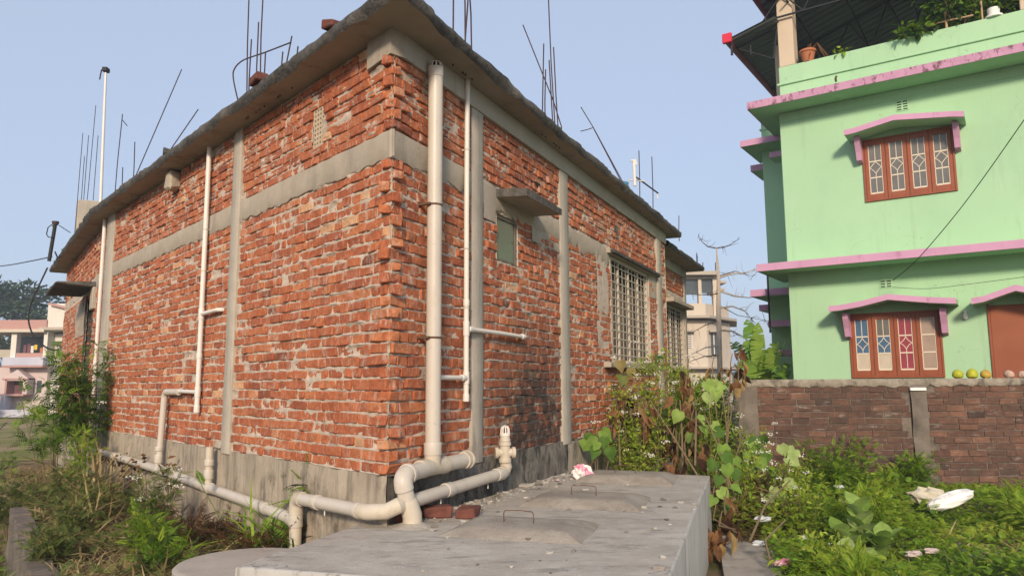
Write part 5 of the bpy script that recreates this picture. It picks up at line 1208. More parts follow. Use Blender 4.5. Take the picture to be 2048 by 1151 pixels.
# ---- things that grow: one function for leafy bushes
def bush(name, label, cat, p, rad, hgt, nleaf, tm, lsize, mat, tint=(.45, .2), stems=7, flowers=0, group=None, spread=.6, up=.35, lean=(0, 0), stem_mat='stem', top=0., seed=None, fsize=1., gaps=.5):
    g = np.random.default_rng(seed if seed is not None else int(abs(p[0]*971+p[1]*313))); p = np.asarray(p, float)
    t = thing(name, label, cat, p, group)
    sm = MB(); tips = []; nodes = []
    for k in range(stems):
        a = g.random()*2*np.pi; rr = rad*(g.random()**.5)*spread; h = hgt*(.62+.38*g.random())
        tip = p+np.array([math.cos(a)*rr/spread*.9+lean[0]*h, math.sin(a)*rr/spread*.9+lean[1]*h, h]); b = p+np.array([math.cos(a)*rr*.25, math.sin(a)*rr*.25, -.05])
        mid = (b+tip)/2+np.array([*(g.normal(0, rad*.12, 2)), hgt*.06]); pts = [(1-s)**2*b+2*s*(1-s)*mid+s*s*tip for s in np.linspace(0, 1, 6)]
        tube(sm, pts, [.007*(1-.65*i/5)*(.6+hgt*.4) for i in range(6)], 5); tips.append(tip); nodes += pts[2:] if top < .5 else pts[3:]
    part('stem', sm, M[stem_mat], t, smooth=True)
    nodes = np.array(nodes); c = nodes[g.integers(0, len(nodes), nleaf)]
    off = g.normal(0, 1, (nleaf, 3)); off = unit(off)*(g.random(nleaf)**.5)[:, None]*rad*gaps*np.array([1, 1, .7])
    pos = c+off; pos[:, 2] = np.maximum(pos[:, 2], p[2]+.01)
    d = unit(off)+np.c_[np.zeros((nleaf, 2)), np.full(nleaf, up)]+g.normal(0, .35, (nleaf, 3))
    tt = np.clip(g.normal(tint[0], tint[1], nleaf)+.18*(pos[:, 2]-p[2]-hgt*.5)/hgt, 0, 1)
    part('foliage', put(MB(), tm, pos, d, np.tile([0, 0, 1.], (nleaf, 1))+g.normal(0, .45, (nleaf, 3)), lsize*(.6+.8*g.random(nleaf)), tt), mat, t)
    if flowers:
        fm = MB(); oc = np.array([(1, 0, 0), (-1, 0, 0), (0, 1, 0), (0, -1, 0), (0, 0, 1), (0, 0, -1)], float); of = np.array([(0, 2, 4), (2, 1, 4), (1, 3, 4), (3, 0, 4), (2, 0, 5), (1, 2, 5), (3, 1, 5), (0, 3, 5)])
        tp = np.array(tips)
        for k in range(flowers):
            q = tp[g.integers(0, len(tp))]+g.normal(0, 1, 3)*np.array([rad*.5, rad*.5, hgt*.09])+np.array([0, 0, .02])
            m = g.integers(6, 14); fp = q+g.normal(0, 1, (m, 3))*np.array([.026, .026, .010])*fsize
            put(fm, (oc, of), fp, g.normal(0, 1, (m, 3)), g.normal(0, 1, (m, 3)), (.006+.007*g.random(m))*fsize, .5)
        part('flowers', fm, M['flower'], t, kind='stuff')
    return t
G = lambda x, y: float(ground_h(np.array([x]), np.array([y]))[0])
fl = [((1.62, 9.3), 2.02, .40, 'tall white-flowered weed in front of the grilled window, the highest of them', 24), ((1.28, 9.0), 1.55, .30, 'white-flowered weed just left of the tall one under the window sill', 12), ((2.10, 9.4), 1.74, .42, 'bushy white-flowered weed in front of the far end of the brick house', 26),
      ((2.55, 9.7), 1.55, .32, 'white-flowered weed between the brick house and the boundary wall', 10), ((3.02, 9.9), 1.02, .34, 'white-flowered weed against the end pillar of the boundary wall', 14), ((1.55, 8.75), 1.15, .30, 'low yellowish flowering weed behind the pink wrapper', 5),
      ((2.45, 8.4), .85, .36, 'white-flowered weed beside the back right corner of the tank', 10), ((3.35, 9.0), .62, .34, 'white-flowered weed in the middle of the ferny ground cover', 6), ((2.55, 6.3), .36, .22, 'small flowering weed at the edge of the cement path', 2), ((3.0, 8.0), .55, .3, 'flowering weed beside the white plastic scrap', 4)]
for (x, y), h, r_, lab, nf in fl:
    bush('flowering_weed', lab, 'weed', (x, y, G(x, y)), r_, h, int(900*r_/.3*max(h, .7)), SMALL, .05, M['leaf'], (.80, .2), 10, nf, 'white-flowered weeds behind the tank', gaps=.42, top=.4)
for (x, y), h, r_, lab, tn_, m_ in [((4.15, 9.9), .62, .55, 'dense dark ferny bush at the foot of the boundary wall', .42, 'leaf'), ((5.25, 9.95), .48, .26, 'small feathery bush left of the wall pillar', .42, 'leaf'), ((4.85, 9.9), .36, .22, 'small bright weed with a bare stalk at the wall foot', .6, 'leaf'),
                                    ((2.95, 11.4), 1.55, .60, 'dark green bush behind the end of the boundary wall', .22, 'leaf'), ((3.2, 12.6), 1.9, .7, 'dark bush in the gap between brick house and boundary wall', .15, 'leaf'), ((2.2, 11.8), 1.5, .6, 'dull green bush beside the far grilled window', .32, 'leaf_dull'),
                                    ((3.6, 7.6), .40, .5, 'bright ferny clump left of the broad-leaved plant', .68, 'leaf'), ((2.55, 5.7), .26, .32, 'bright ferny clump in the front of the green plot', .72, 'leaf'), ((5.35, 7.7), .34, .45, 'bright ferny clump in front of the white sack', .72, 'leaf'), ((5.9, 8.2), .36, .5, 'ferny clump right of the white sack', .55, 'leaf'), ((5.2, 6.4), .34, .5, 'yellow-green ferny clump in the front right of the plot', .7, 'leaf'),
                                    ((6.3, 7.2), .36, .5, 'ferny clump at the right edge of the photo', .6, 'leaf')]:
    bush('fern_bush', lab, 'bush', (x, y, G(x, y)), r_, h, int(2300*r_*max(1, h)), PINN, .095 if h < 1 else .12, M[m_], (tn_, .17), 9, 0, None, gaps=.45, up=.3)
# ---- big single leaves: each its own object
LEAFMESH = {}
def leaf_obj(parent, tm_name, p, d, upd, size, mat, tint, name='leaf'):
    key = (tm_name, mat, round(tint*3))
    if key not in LEAFMESH:
        V, F = dict(heart=HEART, big=BIG, ovate=OVATE, narrow=NARROW)[tm_name]
        LEAFMESH[key] = MB().add(V, F, round(tint*3)/3).mesh('leaf_'+tm_name, M[mat], (0, 0, 0), True, 60)
    y = Vector(d).normalized(); x = y.cross(Vector(upd)).normalized(); z = x.cross(y); s = size
    o = link(bpy.data.objects.new(name, LEAFMESH[key])); o.parent = parent; org = ORG[parent.name]
    q = np.asarray(p)-org
    o.matrix_local = Matrix(((x.x*s, y.x*s, z.x*s, q[0]), (x.y*s, y.y*s, z.y*s, q[1]), (x.z*s, y.z*s, z.z*s, q[2]), (0, 0, 0, 1)))
    ORG[o.name] = org; return o
# calotropis-like broad plant
t = thing('broad_leaf_plant', 'pale green plant with thick broad upright leaves standing in the ground cover', 'plant', (3.2, 7.0, .1))
for (bx, by), tip, n in (((3.2, 7.0), at(1716, 1018, 7.05), 6), ((3.15, 7.0), at(1682, 1070, 6.95), 4), ((3.3, 6.95), at(1768, 1082, 6.9), 5), ((3.28, 6.9), at(1740, 1130, 6.7), 3), ((3.12, 6.9), at(1690, 1110, 6.75), 2)):
    b = np.array([bx, by, .05]); part('stem', tube(MB(), [b, (b+tip)/2+(.01, 0, .03), tip], [.010, .008, .006], 6), M['stem_green'], t, smooth=True)
    for k in range(n):
        s = .38+.62*k/max(n-1, 1); q = b+(tip-b)*s; a0 = k*math.pi/2+bx*7
        for sg in (0, math.pi):
            a = a0+sg+rng.normal(0, .2); e = .55+.8*s; leaf_obj(t, 'big', q, (math.cos(a), math.sin(a), e), (0, 0, 1) if e < 1 else (-math.cos(a), -math.sin(a), .6), .19+.06*rng.random()-.03*(s > .9), 'leaf_big', .4+.6*rng.random())
# heart-leaved vine clambering over the weeds
def vine(label, root, leaves, mat, tints, name='vine', cat='vine', tm='heart', size=.135, droop=True):
    t = thing(name, label, cat, root); root = np.asarray(root, float)
    pts = [at(*q) for q in leaves]; sm = MB(); prev = root
    order = sorted(range(len(pts)), key=lambda i: pts[i][2]); groups = [order[i::3] for i in range(min(3, len(pts)))]
    for gidx in groups:
        path = [root]+[pts[i]+np.array([0, .06, .02]) for i in gidx]
        if len(path) > 1:
            fine = []
            for a, b in zip(path[:-1], path[1:]): fine += [a+(b-a)*s+np.array([0, 0, .04*math.sin(s*3.14)]) for s in (0, .33, .66)]
            tube(sm, fine+[path[-1]], .0055, 5)
    part('stem', sm, M['stem'], t, smooth=True)
    for i, q in enumerate(pts):
        d = np.array([rng.normal(0, .5), -.45+rng.normal(0, .2), -.75+rng.normal(0, .3)]) if droop else rng.normal(0, 1, 3)
        upd = np.array([rng.normal(0, .3), -1.0, .5+rng.normal(0, .25)])
        leaf_obj(t, tm, q+np.array([0, 0, size*.4]), d, upd, size*(.75+.5*rng.random()), mat, float(np.clip(tints+rng.normal(0, .25), 0, 1)))
    return t
vine('vine with grey-green heart leaves hanging above the tank corner', (2.5, 9.0, .1), [(1412, 772, 8.6), (1432, 785, 8.5), (1447, 778, 8.5), (1418, 795, 8.5), (1428, 768, 8.7), (1360, 832, 8.6), (1425, 858, 8.3), (1442, 868, 8.3), (1395, 842, 8.6), (1405, 862, 8.5), (1380, 872, 8.7)], 'leaf_big', .7)
vine('vine with mottled heart leaves low beside the right end of the tank', (2.35, 8.2, .1), [(1447, 918, 7.7), (1430, 932, 7.7), (1452, 940, 7.6), (1438, 962, 7.6), (1440, 990, 7.5), (1428, 1005, 7.5), (1462, 985, 7.5), (1455, 1015, 7.4), (1466, 950, 7.8), (1445, 900, 7.9), (1470, 925, 8.0)], 'leaf_big', .25)
vine('vine of dark heart leaves at the foot of the boundary wall end', (3.1, 9.6, .1), [(1497, 893, 9.4), (1510, 885, 9.4), (1520, 900, 9.3), (1503, 905, 9.3), (1525, 880, 9.5), (1490, 915, 9.2), (1535, 915, 9.2), (1515, 930, 9.1), (1545, 945, 9.), (1500, 940, 9.)], 'leaf_big', .1, size=.15)
vine('vine with pale drooping leaves arching before the boundary wall', (3.5, 9.3, .1), [(1562, 900, 9.2), (1580, 915, 9.2), (1590, 908, 9.2), (1575, 925, 9.1), (1548, 985, 8.6), (1562, 995, 8.5), (1535, 1000, 8.4), (1570, 975, 8.6)], 'leaf_big', .95, size=.15)
vine('young plant with three-cornered dark green leaves against the damp plinth', (.95, 8.55, .1), [(1183, 878, 8.5), (1196, 892, 8.4), (1190, 905, 8.4), (1210, 885, 8.5), (1172, 890, 8.5), (1222, 905, 8.5), (1205, 870, 8.6)], 'leaf_big', .15, 'young_plant', 'plant', size=.14)
vine('yellowing broad-leaved plant behind the pink wrapper', (1.5, 9.2, .1), [(1262, 872, 9.), (1275, 885, 9.), (1290, 880, 9.), (1250, 880, 9.), (1305, 865, 9.1), (1268, 898, 8.9), (1282, 862, 9.1), (1240, 730, 9.2), (1262, 745, 9.2), (1300, 735, 9.2), (1246, 760, 9.2), (1320, 720, 9.3)], 'leaf_dull', .75, 'yellowing_plant', 'plant', size=.13)
# dead brown plants
def dead(label, root, cl, n, size):
    t = thing('dead_plant', label, 'plant', root); root = np.asarray(root, float); sm = MB()
    for (px, py, y, r_) in cl:
        c = at(px, py, y); tube(sm, [root+rng.normal(0, .04, 3)*(1, 1, 0), (root+c)/2+rng.normal(0, .08, 3), c+(0, 0, .15), c+(.03, 0, .28)], [.011, .009, .007, .005], 5)
        for k in range(n):
            q = c+rng.normal(0, 1, 3)*np.array([r_, r_*.6, r_*1.3]); leaf_obj(t, 'ovate' if rng.random() < .6 else 'narrow', q, (rng.normal(0, .45), rng.normal(-.1, .4), -1), (rng.normal(0, .8), -1, rng.normal(.2, .5)), size*(.6+.8*rng.random()), 'leaf_dead', rng.random())
    part('stem', sm, M['stem'], t, smooth=True); return t
dead('dead plant with drooping brown leaves in front of the brick wall below the window sill', (1.5, 9.0, .1), [(1252, 800, 8.9, .06), (1275, 820, 8.9, .08), (1290, 850, 8.85, .06), (1240, 830, 8.9, .05)], 8, .15)
dead('tall dead plant with hanging brown leaves in the middle of the flowering weeds', (2.1, 9.0, .1), [(1372, 790, 8.9, .06), (1380, 820, 8.9, .07), (1388, 845, 8.85, .07), (1375, 762, 9.0, .05)], 9, .15)
dead('dead curled brown plant beside the gap of the boundary wall', (2.65, 9.5, .1), [(1440, 745, 9.4, .07), (1462, 750, 9.5, .09), (1425, 755, 9.4, .06), (1485, 725, 9.8, .07), (1477, 745, 9.7, .06)], 8, .14)
dead('dead brown plant low behind the back edge of the tank', (1.9, 8.9, .1), [(1335, 880, 8.7, .10), (1345, 905, 8.6, .09), (1390, 890, 8.6, .09), (1370, 915, 8.5, .10), (1320, 860, 8.8, .09), (1350, 850, 8.8, .08)], 9, .14)
dead('heap of dead brown leaves on the path below the vine', (2.2, 7.6, .1), [(1440, 1085, 6.9, .05), (1428, 1070, 7.0, .05), (1450, 1040, 7.2, .08)], 9, .16)
# bare stalks leaning over
mb = MB()
for a, b, c in (((1395, 950, 8.2), (1345, 870, 8.5), (1300, 800, 8.9)), ((1390, 930, 8.3), (1392, 860, 8.4), (1392, 820, 8.5)), ((1270, 930, 8.9), (1262, 880, 9), (1258, 800, 9.1)), ((1470, 1000, 7.6), (1440, 900, 7.9), (1410, 830, 8.3)), ((1365, 930, 8.5), (1364, 870, 8.6), (1360, 800, 8.8)),
                ((1240, 930, 8.7), (1238, 870, 8.8), (1245, 810, 8.9)), ((1500, 1080, 6.9), (1530, 1010, 7.3), (1580, 960, 7.8)), ((1540, 1120, 6.3), (1530, 1080, 6.5), (1570, 1040, 6.8)), ((1420, 985, 7.7), (1448, 975, 7.6), (1480, 978, 7.5)), ((1415, 1000, 7.7), (1445, 985, 7.6), (1475, 960, 7.5))):
    tube(mb, [at(*a), at(*b), at(*c)], [.012, .010, .007], 6)
solo('dead_branches', mb, M['stem'], 'bare dry stalks leaning among the weeds behind the tank', 'branches', smooth=True)
# banana
t = thing('banana_plant', 'banana plant with torn bright green leaves left of the green house', 'banana plant', (5.05, 15.4, 0))
part('trunk', tube(MB(), [(5.0, 15.4, 0), (5.02, 15.4, 1.0), (5.05, 15.4, 1.75)], [.13, .11, .08], 10), M['banana'], t, smooth=True)
def banana_leaf(b, d, ln, wd, arch, twist, tint):
    b = np.array(b, float); d = np.array(d, float); d /= np.linalg.norm(d); n = 16; side = np.cross(d, [0, 0, 1.]); side /= np.linalg.norm(side); side = side*math.cos(twist)+np.cross(d, side)*math.sin(twist)
    V = []; F = []; tt = []
    for i in range(n+1):
        s = i/n; c = b+d*ln*s+np.array([0, 0, -arch*ln*s*s]); w = wd*1.3*math.sin(math.pi*min(1, .08+s*.92))**.6*(1 if s < .95 else .5)
        V += [c-side*w+(0, 0, .05*w), c, c+side*w+(0, 0, .05*w)]
    mb = MB()
    for i in range(n):
        gap = .0 if rng.random() < .85 else .2
        for c in (0, 1):
            a, b_, e, f = V[i*3+c], V[i*3+c+1], V[(i+1)*3+c+1], V[(i+1)*3+c]
            if gap: (e, f) = (b_+(e-b_)*(1-gap), a+(f-a)*(1-gap))
            sag = rng.normal(0, .02)
            q = [np.array(a), np.array(b_), np.array(e), np.array(f)]
            if c == 0: q[0][2] += sag; q[3][2] += sag
            else: q[1][2] += sag; q[2][2] += sag
            mb.add(q, [[0, 1, 2, 3]], float(np.clip(tint+rng.normal(0, .06), 0, 1)))
    part('leaf', mb, M['banana'], t)
for b_, d, ln, wd, ar, tw, ti in [((5.12, 15.4, 1.85), (-.22, -.05, 1), 1.2, .15, .05, 1.2, .35), ((5.06, 15.4, 1.9), (-.02, -.2, 1), 1.0, .15, .0, .5, .85), ((5.1, 15.35, 1.8), (.35, -.2, 1), 1.0, .20, .25, -.3, .7), ((5.1, 15.3, 1.75), (.7, -.3, .8), .85, .20, .45, .2, .55), ((5.0, 15.3, 1.8), (-.7, -.2, .8), .9, .17, .6, .3, .6), ((5.0, 15.2, 1.7), (-.9, -.5, .5), .7, .16, .6, .1, .4), ((5.1, 15.2, 1.7), (.5, -.6, .55), .7, .2, .6, -.2, .35), ((5.0, 15.2, 1.75), (-.3, -.6, .6), .65, .18, .7, .2, .8), ((5.08, 15.2, 1.75), (.15, -.6, .8), .75, .18, .6, .3, .45), ((5.0, 15.5, 1.9), (-.45, .1, 1), 1.05, .15, .35, .6, .15), ((5.2, 15.5, 1.8), (.5, .1, 1), 1.0, .18, .3, .2, .25), ((4.75, 15.0, 1.6), (-.2, -.2, 1), .8, .15, .3, .4, .6), ((5.3, 15.0, 1.55), (.2, -.3, 1), .7, .17, .4, -.2, .5), ((5.3, 15.3, 1.75), (.30, -.2, 1), .95, .15, .15, .4, .9), ((5.25, 15.3, 1.7), (-.05, -.3, 1), .85, .13, .15, .8, .95), ((5.2, 15.1, 1.6), (-.55, -.3, .8), .8, .14, .5, .3, .7)]: banana_leaf(b_, d, ln, wd, ar, tw, ti)
# ---- left side plants
bush('leafy_bush', 'dark leafy bush climbing the far end of the long brick wall', 'bush', (-5.72, 10.3, .1), .36, 2.12, 800, PINB, .14, M['leaf'], (.24, .16), 14, 10, None, gaps=.42, up=.1, lean=(-.12, 0), top=.6)
bush('leafy_bush', 'looser sprays of the bush hanging over the courtyard', 'bush', (-6.35, 10.5, .0), .42, 1.66, 230, PINB, .16, M['leaf'], (.36, .16), 9, 4, None, gaps=.55, up=.0, lean=(-.15, 0), top=.6)
lw_ = [((-5.55, 9.6), .95, .26, 'yellow-green weed below the leafy bush', 'leaf', .62), ((-5.9, 9.0), .62, .30, 'dull scrubby weed at the far end of the bank', 'leaf_dull', .45), ((-6.6, 9.4), .70, .38, 'dark scrubby weed beyond the retaining wall end', 'leaf_dull', .25), ((-4.9, 8.5), .48, .24, 'feathery weed on the bank below the waste pipe', 'leaf_dull', .5),
       ((-3.35, 7.15), .55, .26, 'feathery weed in the middle of the dry bank with small white flowers', 'leaf_dull', .5), ((-3.0, 6.4), .36, .24, 'green feathery weed at the front of the dry bank', 'leaf', .45), ((-4.1, 7.1), .30, .22, 'low green weed near the retaining wall', 'leaf_dull', .5), ((-2.65, 5.75), .24, .2, 'weed beside the round well cover', 'leaf', .35), ((-4.4, 8.0), .36, .24, 'pale scrubby weed below the pipe joint', 'leaf_dull', .65), ((-3.6, 6.1), .26, .22, 'grey-green weed by the retaining wall top', 'leaf_dull', .5)]
for (x, y), h, r_, lab, m_, tn_ in lw_:
    bush('bank_weed', lab, 'weed', (x, y, max(G(x, y), -.1)), r_, h, int(520*r_/.3), PINN, .085, M[m_], (tn_, .2), 8, 5 if 'white flowers' in lab else 0, None, gaps=.45, up=.35)
# dark dried ferns and green grass against the plinth foot
t = bush('withered_fern', 'withered dark fern tangle at the foot of the plinth beside the drop pipe', 'fern', (-1.85, 6.05, .18), .36, .30, 520, FERN, .10, M['leaf_dead'], (.10, .12), 12, 0, None, gaps=.5, up=.2)
bush('withered_fern', 'withered brown fern tangle further left along the plinth foot', 'fern', (-2.65, 6.75, .18), .38, .30, 480, FERN, .10, M['leaf_dead'], (.12, .12), 12, 0, None, gaps=.5, up=.2)
def tuft(label, p, n, ln, tint, mat='leaf', lean=0.):
    t = thing('grass_tuft', label, 'grass tuft', p, None); a = rng.random(n)*6.28; d = np.stack([np.cos(a)*.5+lean, np.sin(a)*.5, np.full(n, .75)], 1)+rng.normal(0, .15, (n, 3)); V = BLADE
    tm = (np.array([(-.012, 0, 0), (.012, 0, 0), (.016, .35, .05), (-.016, .35, .05), (.012, .7, -.06), (-.012, .7, -.06), (.001, 1, -.32), (-.001, 1, -.32)], float), np.array([(0, 1, 2, 3), (3, 2, 4, 5), (5, 4, 6, 7)]))
    part('blades', put(MB(), tm, np.asarray(p)+rng.normal(0, 1, (n, 3))*(.10, .10, 0), d, np.tile([0, 0, 1.], (n, 1))+rng.normal(0, .2, (n, 3)), ln*(.6+.6*rng.random(n)), np.clip(rng.normal(tint, .15, n), 0, 1)), M[mat], t); return t
tuft('arching green grass tuft hiding the drain pipe left of the elbow', (-1.92, 6.30, .20), 90, .62, .55)
tuft('arching green grass tuft left of the elbow, nearer the tank', (-1.62, 6.0, .20), 60, .50, .45)
tuft('tan dry grass tuft under the leafy bush', (-5.0, 9.2, .20), 70, .85, .8, 'straw')
tuft('long dry grass tuft beside the retaining wall', (-4.3, 7.6, .20), 40, .55, .6, 'straw')
bush('fern', 'small green fern growing against the plinth above the drop pipe', 'fern', (-1.55, 6.1, .35), .22, .62, 46, PINN, .24, M['leaf'], (.5, .2), 5, 0, None, gaps=.5, up=.5)
t = thing('fern_leaf', 'single striped fern frond in front of the plinth drain', 'fern', (-2.55, 6.9, .1))
part('stem', tube(MB(), [(-2.55, 6.9, .1), (-2.62, 6.86, .45), at(402, 968, 6.85)], .004, 5), M['stem_green'], t); part('foliage', put(MB(), PINN, [at(410, 968, 6.85), at(395, 940, 6.85)], [(-.5, 0, .6), (.3, 0, -.9)], [(0, -1, .2), (0, -1, .1)], [.16, .14], [.4, .3]), M['leaf'], t)
# creepers and dead stuff stuck to the pipe
mb = MB()
for tt in (4.1, 5.2, 5.9, 6.8):
    p = L.p(tt, .12, .70); n_ = 26; put(mb, SMALL, p+rng.normal(0, 1, (n_, 3))*(.06, .06, .07), rdirs(n_, -.2), rng.normal(0, 1, (n_, 3)), .05+.05*rng.random(n_), rng.random(n_)*.6)
    for k in range(3): tube(mb, [p, p+rng.normal(0, .08, 3)+(0, 0, -.12), p+rng.normal(0, .08, 3)+(0, 0, -.5)], .004, 4, .2)
solo('dead_creeper', mb, M['leaf_dead'], 'dry brown creeper scraps caught on the plinth drain', 'creeper')
# ---- trees
def tree(label, base, hgt, rad, n, mat, tint, trunk='twig_dark', lsize=.5):
    t = thing('tree', label, 'tree', base); base = np.asarray(base, float); g = np.random.default_rng(int(abs(base[0])*7))
    tm = MB(); tube(tm, [base, base+(0, 0, hgt*.3), base+(.2, 0, hgt*.6)], [hgt*.03, hgt*.022, hgt*.012], 8)
    C = []
    for k in range(11):
        a = g.random()*6.28; r_ = rad*(.3+.55*g.random()); c = base+np.array([math.cos(a)*r_, math.sin(a)*r_, hgt*(.48+.45*g.random())]); C.append(c); tube(tm, [base+(0, 0, hgt*(.28+.2*g.random())), (base+c)/2+(0, 0, hgt*.2), c], [hgt*.012, hgt*.008, hgt*.004], 5)
    part('trunk', tm, M[trunk], t, smooth=True); C = np.array(C); idx = g.integers(0, len(C), n)
    off = unit(g.normal(0, 1, (n, 3)))*(g.random(n)**.4)[:, None]*rad*.42*np.array([1, 1, .7]); pos = C[idx]+off
    part('crown', put(MB(), SMALL, pos, unit(off)+g.normal(0, .5, (n, 3)), g.normal(0, 1, (n, 3))+(0, 0, 1), lsize*(.6+.8*g.random(n)), np.clip(g.normal(tint, .2, n), 0, 1)), M[mat], t)
    return t
tree('large hazy tree behind the distant white house', (-47.5, 70, 0), 11.4, 4.6, 2600, 'far_leaf', .35, lsize=.62)
tree('smaller hazy tree right of the large one behind the white house', (-44.2, 66, 0), 9.3, 2.4, 1100, 'far_leaf', .5, lsize=.5)
bush('courtyard_shrub', 'small clipped green shrub in front of the distant white house', 'shrub', (-27.9, 38.5, 0), .9, 2.1, 500, SMALL, .35, M['leaf'], (.35, .2), 6)
bush('courtyard_shrub', 'tiny yellow-green shrub at the low wall of the distant house', 'shrub', (-25.0, 39.4, 0), .35, .75, 200, SMALL, .2, M['leaf'], (.8, .15), 5)
t = thing('bare_tree', 'leafless pale tree with thin drooping twigs in front of the cream house', 'tree', (8.45, 30, 0))
part('trunk', tube(MB(), [(8.25, 30, 0), at(1440, 745, 30), at(1437, 620, 30), at(1437, 558, 30), at(1433, 495, 30)], [.13, .11, .10, .075, .024], 8), M['twig'], t, smooth=True)
def limb(pts, r_):
    P = [at(*p) for p in pts]; mb = MB(); fine = []
    for a, b in zip(P[:-1], P[1:]): fine += [a+(b-a)*s for s in (0, .5)]
    fine.append(P[-1]); tube(mb, fine, list(np.linspace(r_, .008, len(fine))), 5)
    for k in range(9):
        q = fine[rng.integers(1, len(fine))]; d = np.array([rng.normal(.2, .4), rng.normal(0, .2), rng.normal(0, .35)]); tube(mb, [q, q+d*.35, q+d*.6+(0, 0, .12*rng.normal())], [.012, .008, .004], 4)
    part('branch', mb, M['twig_dark'] if r_ < .04 else M['twig'], t, smooth=True)
for pts, r_ in [([(1432, 496, 30), (1415, 493, 30), (1403, 482, 30), (1397, 471, 30)], .03), ([(1434, 496, 30), (1455, 492, 30), (1475, 480, 30)], .03), ([(1437, 555, 30), (1460, 548, 29.8), (1490, 545, 29.6), (1522, 534, 29.5)], .05), ([(1438, 552, 30), (1470, 542, 30.2), (1505, 552, 30.3)], .03), ([(1440, 582, 30), (1470, 592, 29.7), (1500, 595, 29.6), (1515, 580, 29.6)], .045), ([(1440, 585, 30), (1420, 590, 29.8), (1385, 588, 29.6)], .03), ([(1441, 615, 30), (1465, 612, 29.7), (1490, 622, 29.6), (1505, 640, 29.6)], .045), ([(1442, 612, 30), (1475, 630, 30.2), (1530, 640, 30.3)], .02),
               ([(1441, 660, 30), (1465, 662, 29.7), (1490, 675, 29.6), (1500, 690, 29.5)], .045), ([(1438, 690, 30), (1410, 695, 29.7), (1375, 712, 29.6)], .04), ([(1438, 640, 30), (1410, 650, 29.7), (1378, 668, 29.6)], .03), ([(1438, 710, 30), (1410, 712, 29.8), (1372, 725, 29.7)], .03)]: limb(pts, r_)
mb = MB(); n = 5200; a = rng.random(n); xx = -420+900*rng.random(n); yy = 150+60*rng.random(n); zz = rng.random(n)**1.3*(4+4.5*vnoise(xx+500, yy*0, 22, 301))
put(mb, SMALL, np.c_[xx, yy, zz], rng.normal(0, 1, (n, 3)), rng.normal(0, 1, (n, 3)), 2.2+1.8*rng.random(n), np.clip(rng.normal(.4, .25, n), 0, 1)); solo('treeline', mb, M['far_leaf'], kind='stuff')
# ---- terrace plants on the green house parapet
t = thing('potted_plant', 'terracotta pot with dead trailing stems beside the terrace column', 'potted plant', HF.p(.60, -.06, 7.97)); q = HF.p(.60, -.06, 7.97)
part('pot', lathe(MB(), q, (0, 0, 1), [(0, .10), (.18, .14), (.20, .165), (.24, .165), (.24, .13), (.20, 0)], 18), M['terracotta'], t, smooth=True); mb = MB()
for k in range(14): a = rng.random()*6.28; tube(mb, [q+(0, 0, .2), q+(math.cos(a)*.1+.1, math.sin(a)*.1-.05, .34), q+np.array([.15, -.08, 0])+(math.cos(a)*.22, math.sin(a)*.08, .12*rng.random())], [.014, .011, .006], 5, .2+.5*rng.random())
part('stem', mb, M['leaf_dead'], t, smooth=True)
bush('terrace_creeper', 'green creeper lying along the terrace parapet', 'plant', HF.p(2.35, -.05, 7.95), .42, .18, 170, OVATE, .13, M['leaf'], (.4, .2), 7, gaps=.4)
bush('terrace_plant', 'small light green sprig on the parapet near the terracotta pot', 'plant', HF.p(1.22, -.05, 7.95), .14, .10, 30, OVATE, .09, M['leaf'], (.8, .1), 4)
bush('terrace_plant', 'tall dark climbing plant on bamboo sticks above the parapet', 'plant', HF.p(3.15, -.25, 7.95), .62, .95, 620, OVATE, .13, M['leaf'], (.25, .2), 9, gaps=.55)
bush('terrace_plant', 'dark plant at the right end of the terrace parapet', 'plant', HF.p(3.95, -.25, 7.95), .35, .5, 220, OVATE, .13, M['leaf'], (.25, .2), 6)
t = thing('trellis', 'bamboo stick trellis tied above the terrace parapet', 'trellis', HF.p(3.0, .0, 7.95))
for a, b, r_ in (((3.0, -.02, 7.9), (3.0, -.02, 8.9), .022), ((3.55, -.02, 7.9), (3.55, -.02, 8.4), .015), ((2.78, -.02, 8.12), (3.42, -.02, 8.10), .016), ((2.85, -.02, 8.38), (3.35, -.05, 8.42), .016)): part('stick', tube(MB(), [HF.p(*a), HF.p(*b)], r_, 7), M['bamboo'], t)
t = thing('potted_plant', 'small white pot on the terrace parapet beside the trellis', 'potted plant', HF.p(3.72, -.05, 7.97)); part('pot', lathe(MB(), HF.p(3.72, -.05, 7.97), (0, 0, 1), [(0, .14), (.03, .14), (.04, .09), (.17, .10), (.17, .07), (.12, 0)], 14), M['sack'], t, smooth=True)

# ================================================================ litter on the right plot
crumple('sack', 'long smooth white plastic sack lying on the ground cover', 'sack', (4.66, 8.12, .34), .29, .12, .075, [M['sack']], 11, 10, .12).rotation_euler = (0, -.30, .15)
crumple('sack', 'crumpled dirty cream sack behind the white one', 'sack', (4.50, 8.28, .34), .20, .12, .085, [M['sack_dirty']], 13, 9, .45)
for lab, px, py, y, r_, m_ in [('white plastic scrap among the weeds left of the plot', 1526, 1035, 7.3, .075, 'plastic'), ('round grey plastic lid lying in the ground cover', 1678, 970, 8.7, .055, 'plastic'), ('clear plastic scrap at the edge of the cement path', 1518, 1082, 6.7, .06, 'plastic'), ('red and white rag in the front of the plot', 1566, 1122, 6.3, .08, 'wrap_pink'),
                               ('grey paper scrap on the bare earth patch', 1828, 1108, 6.55, .07, 'paper'), ('pinkish paper scrap right of the grey one on bare earth', 1862, 1105, 6.6, .06, 'paper'), ('tiny white scrap in the front of the plot', 1672, 1128, 6.25, .03, 'sack')]:
    p = at(px, py, y); p[2] = max(p[2]-.03, G(p[0], p[1])+.08); crumple('litter', lab, 'litter', p, r_, r_*.6, r_*.35, [M[m_]], int(px), 7, .6)
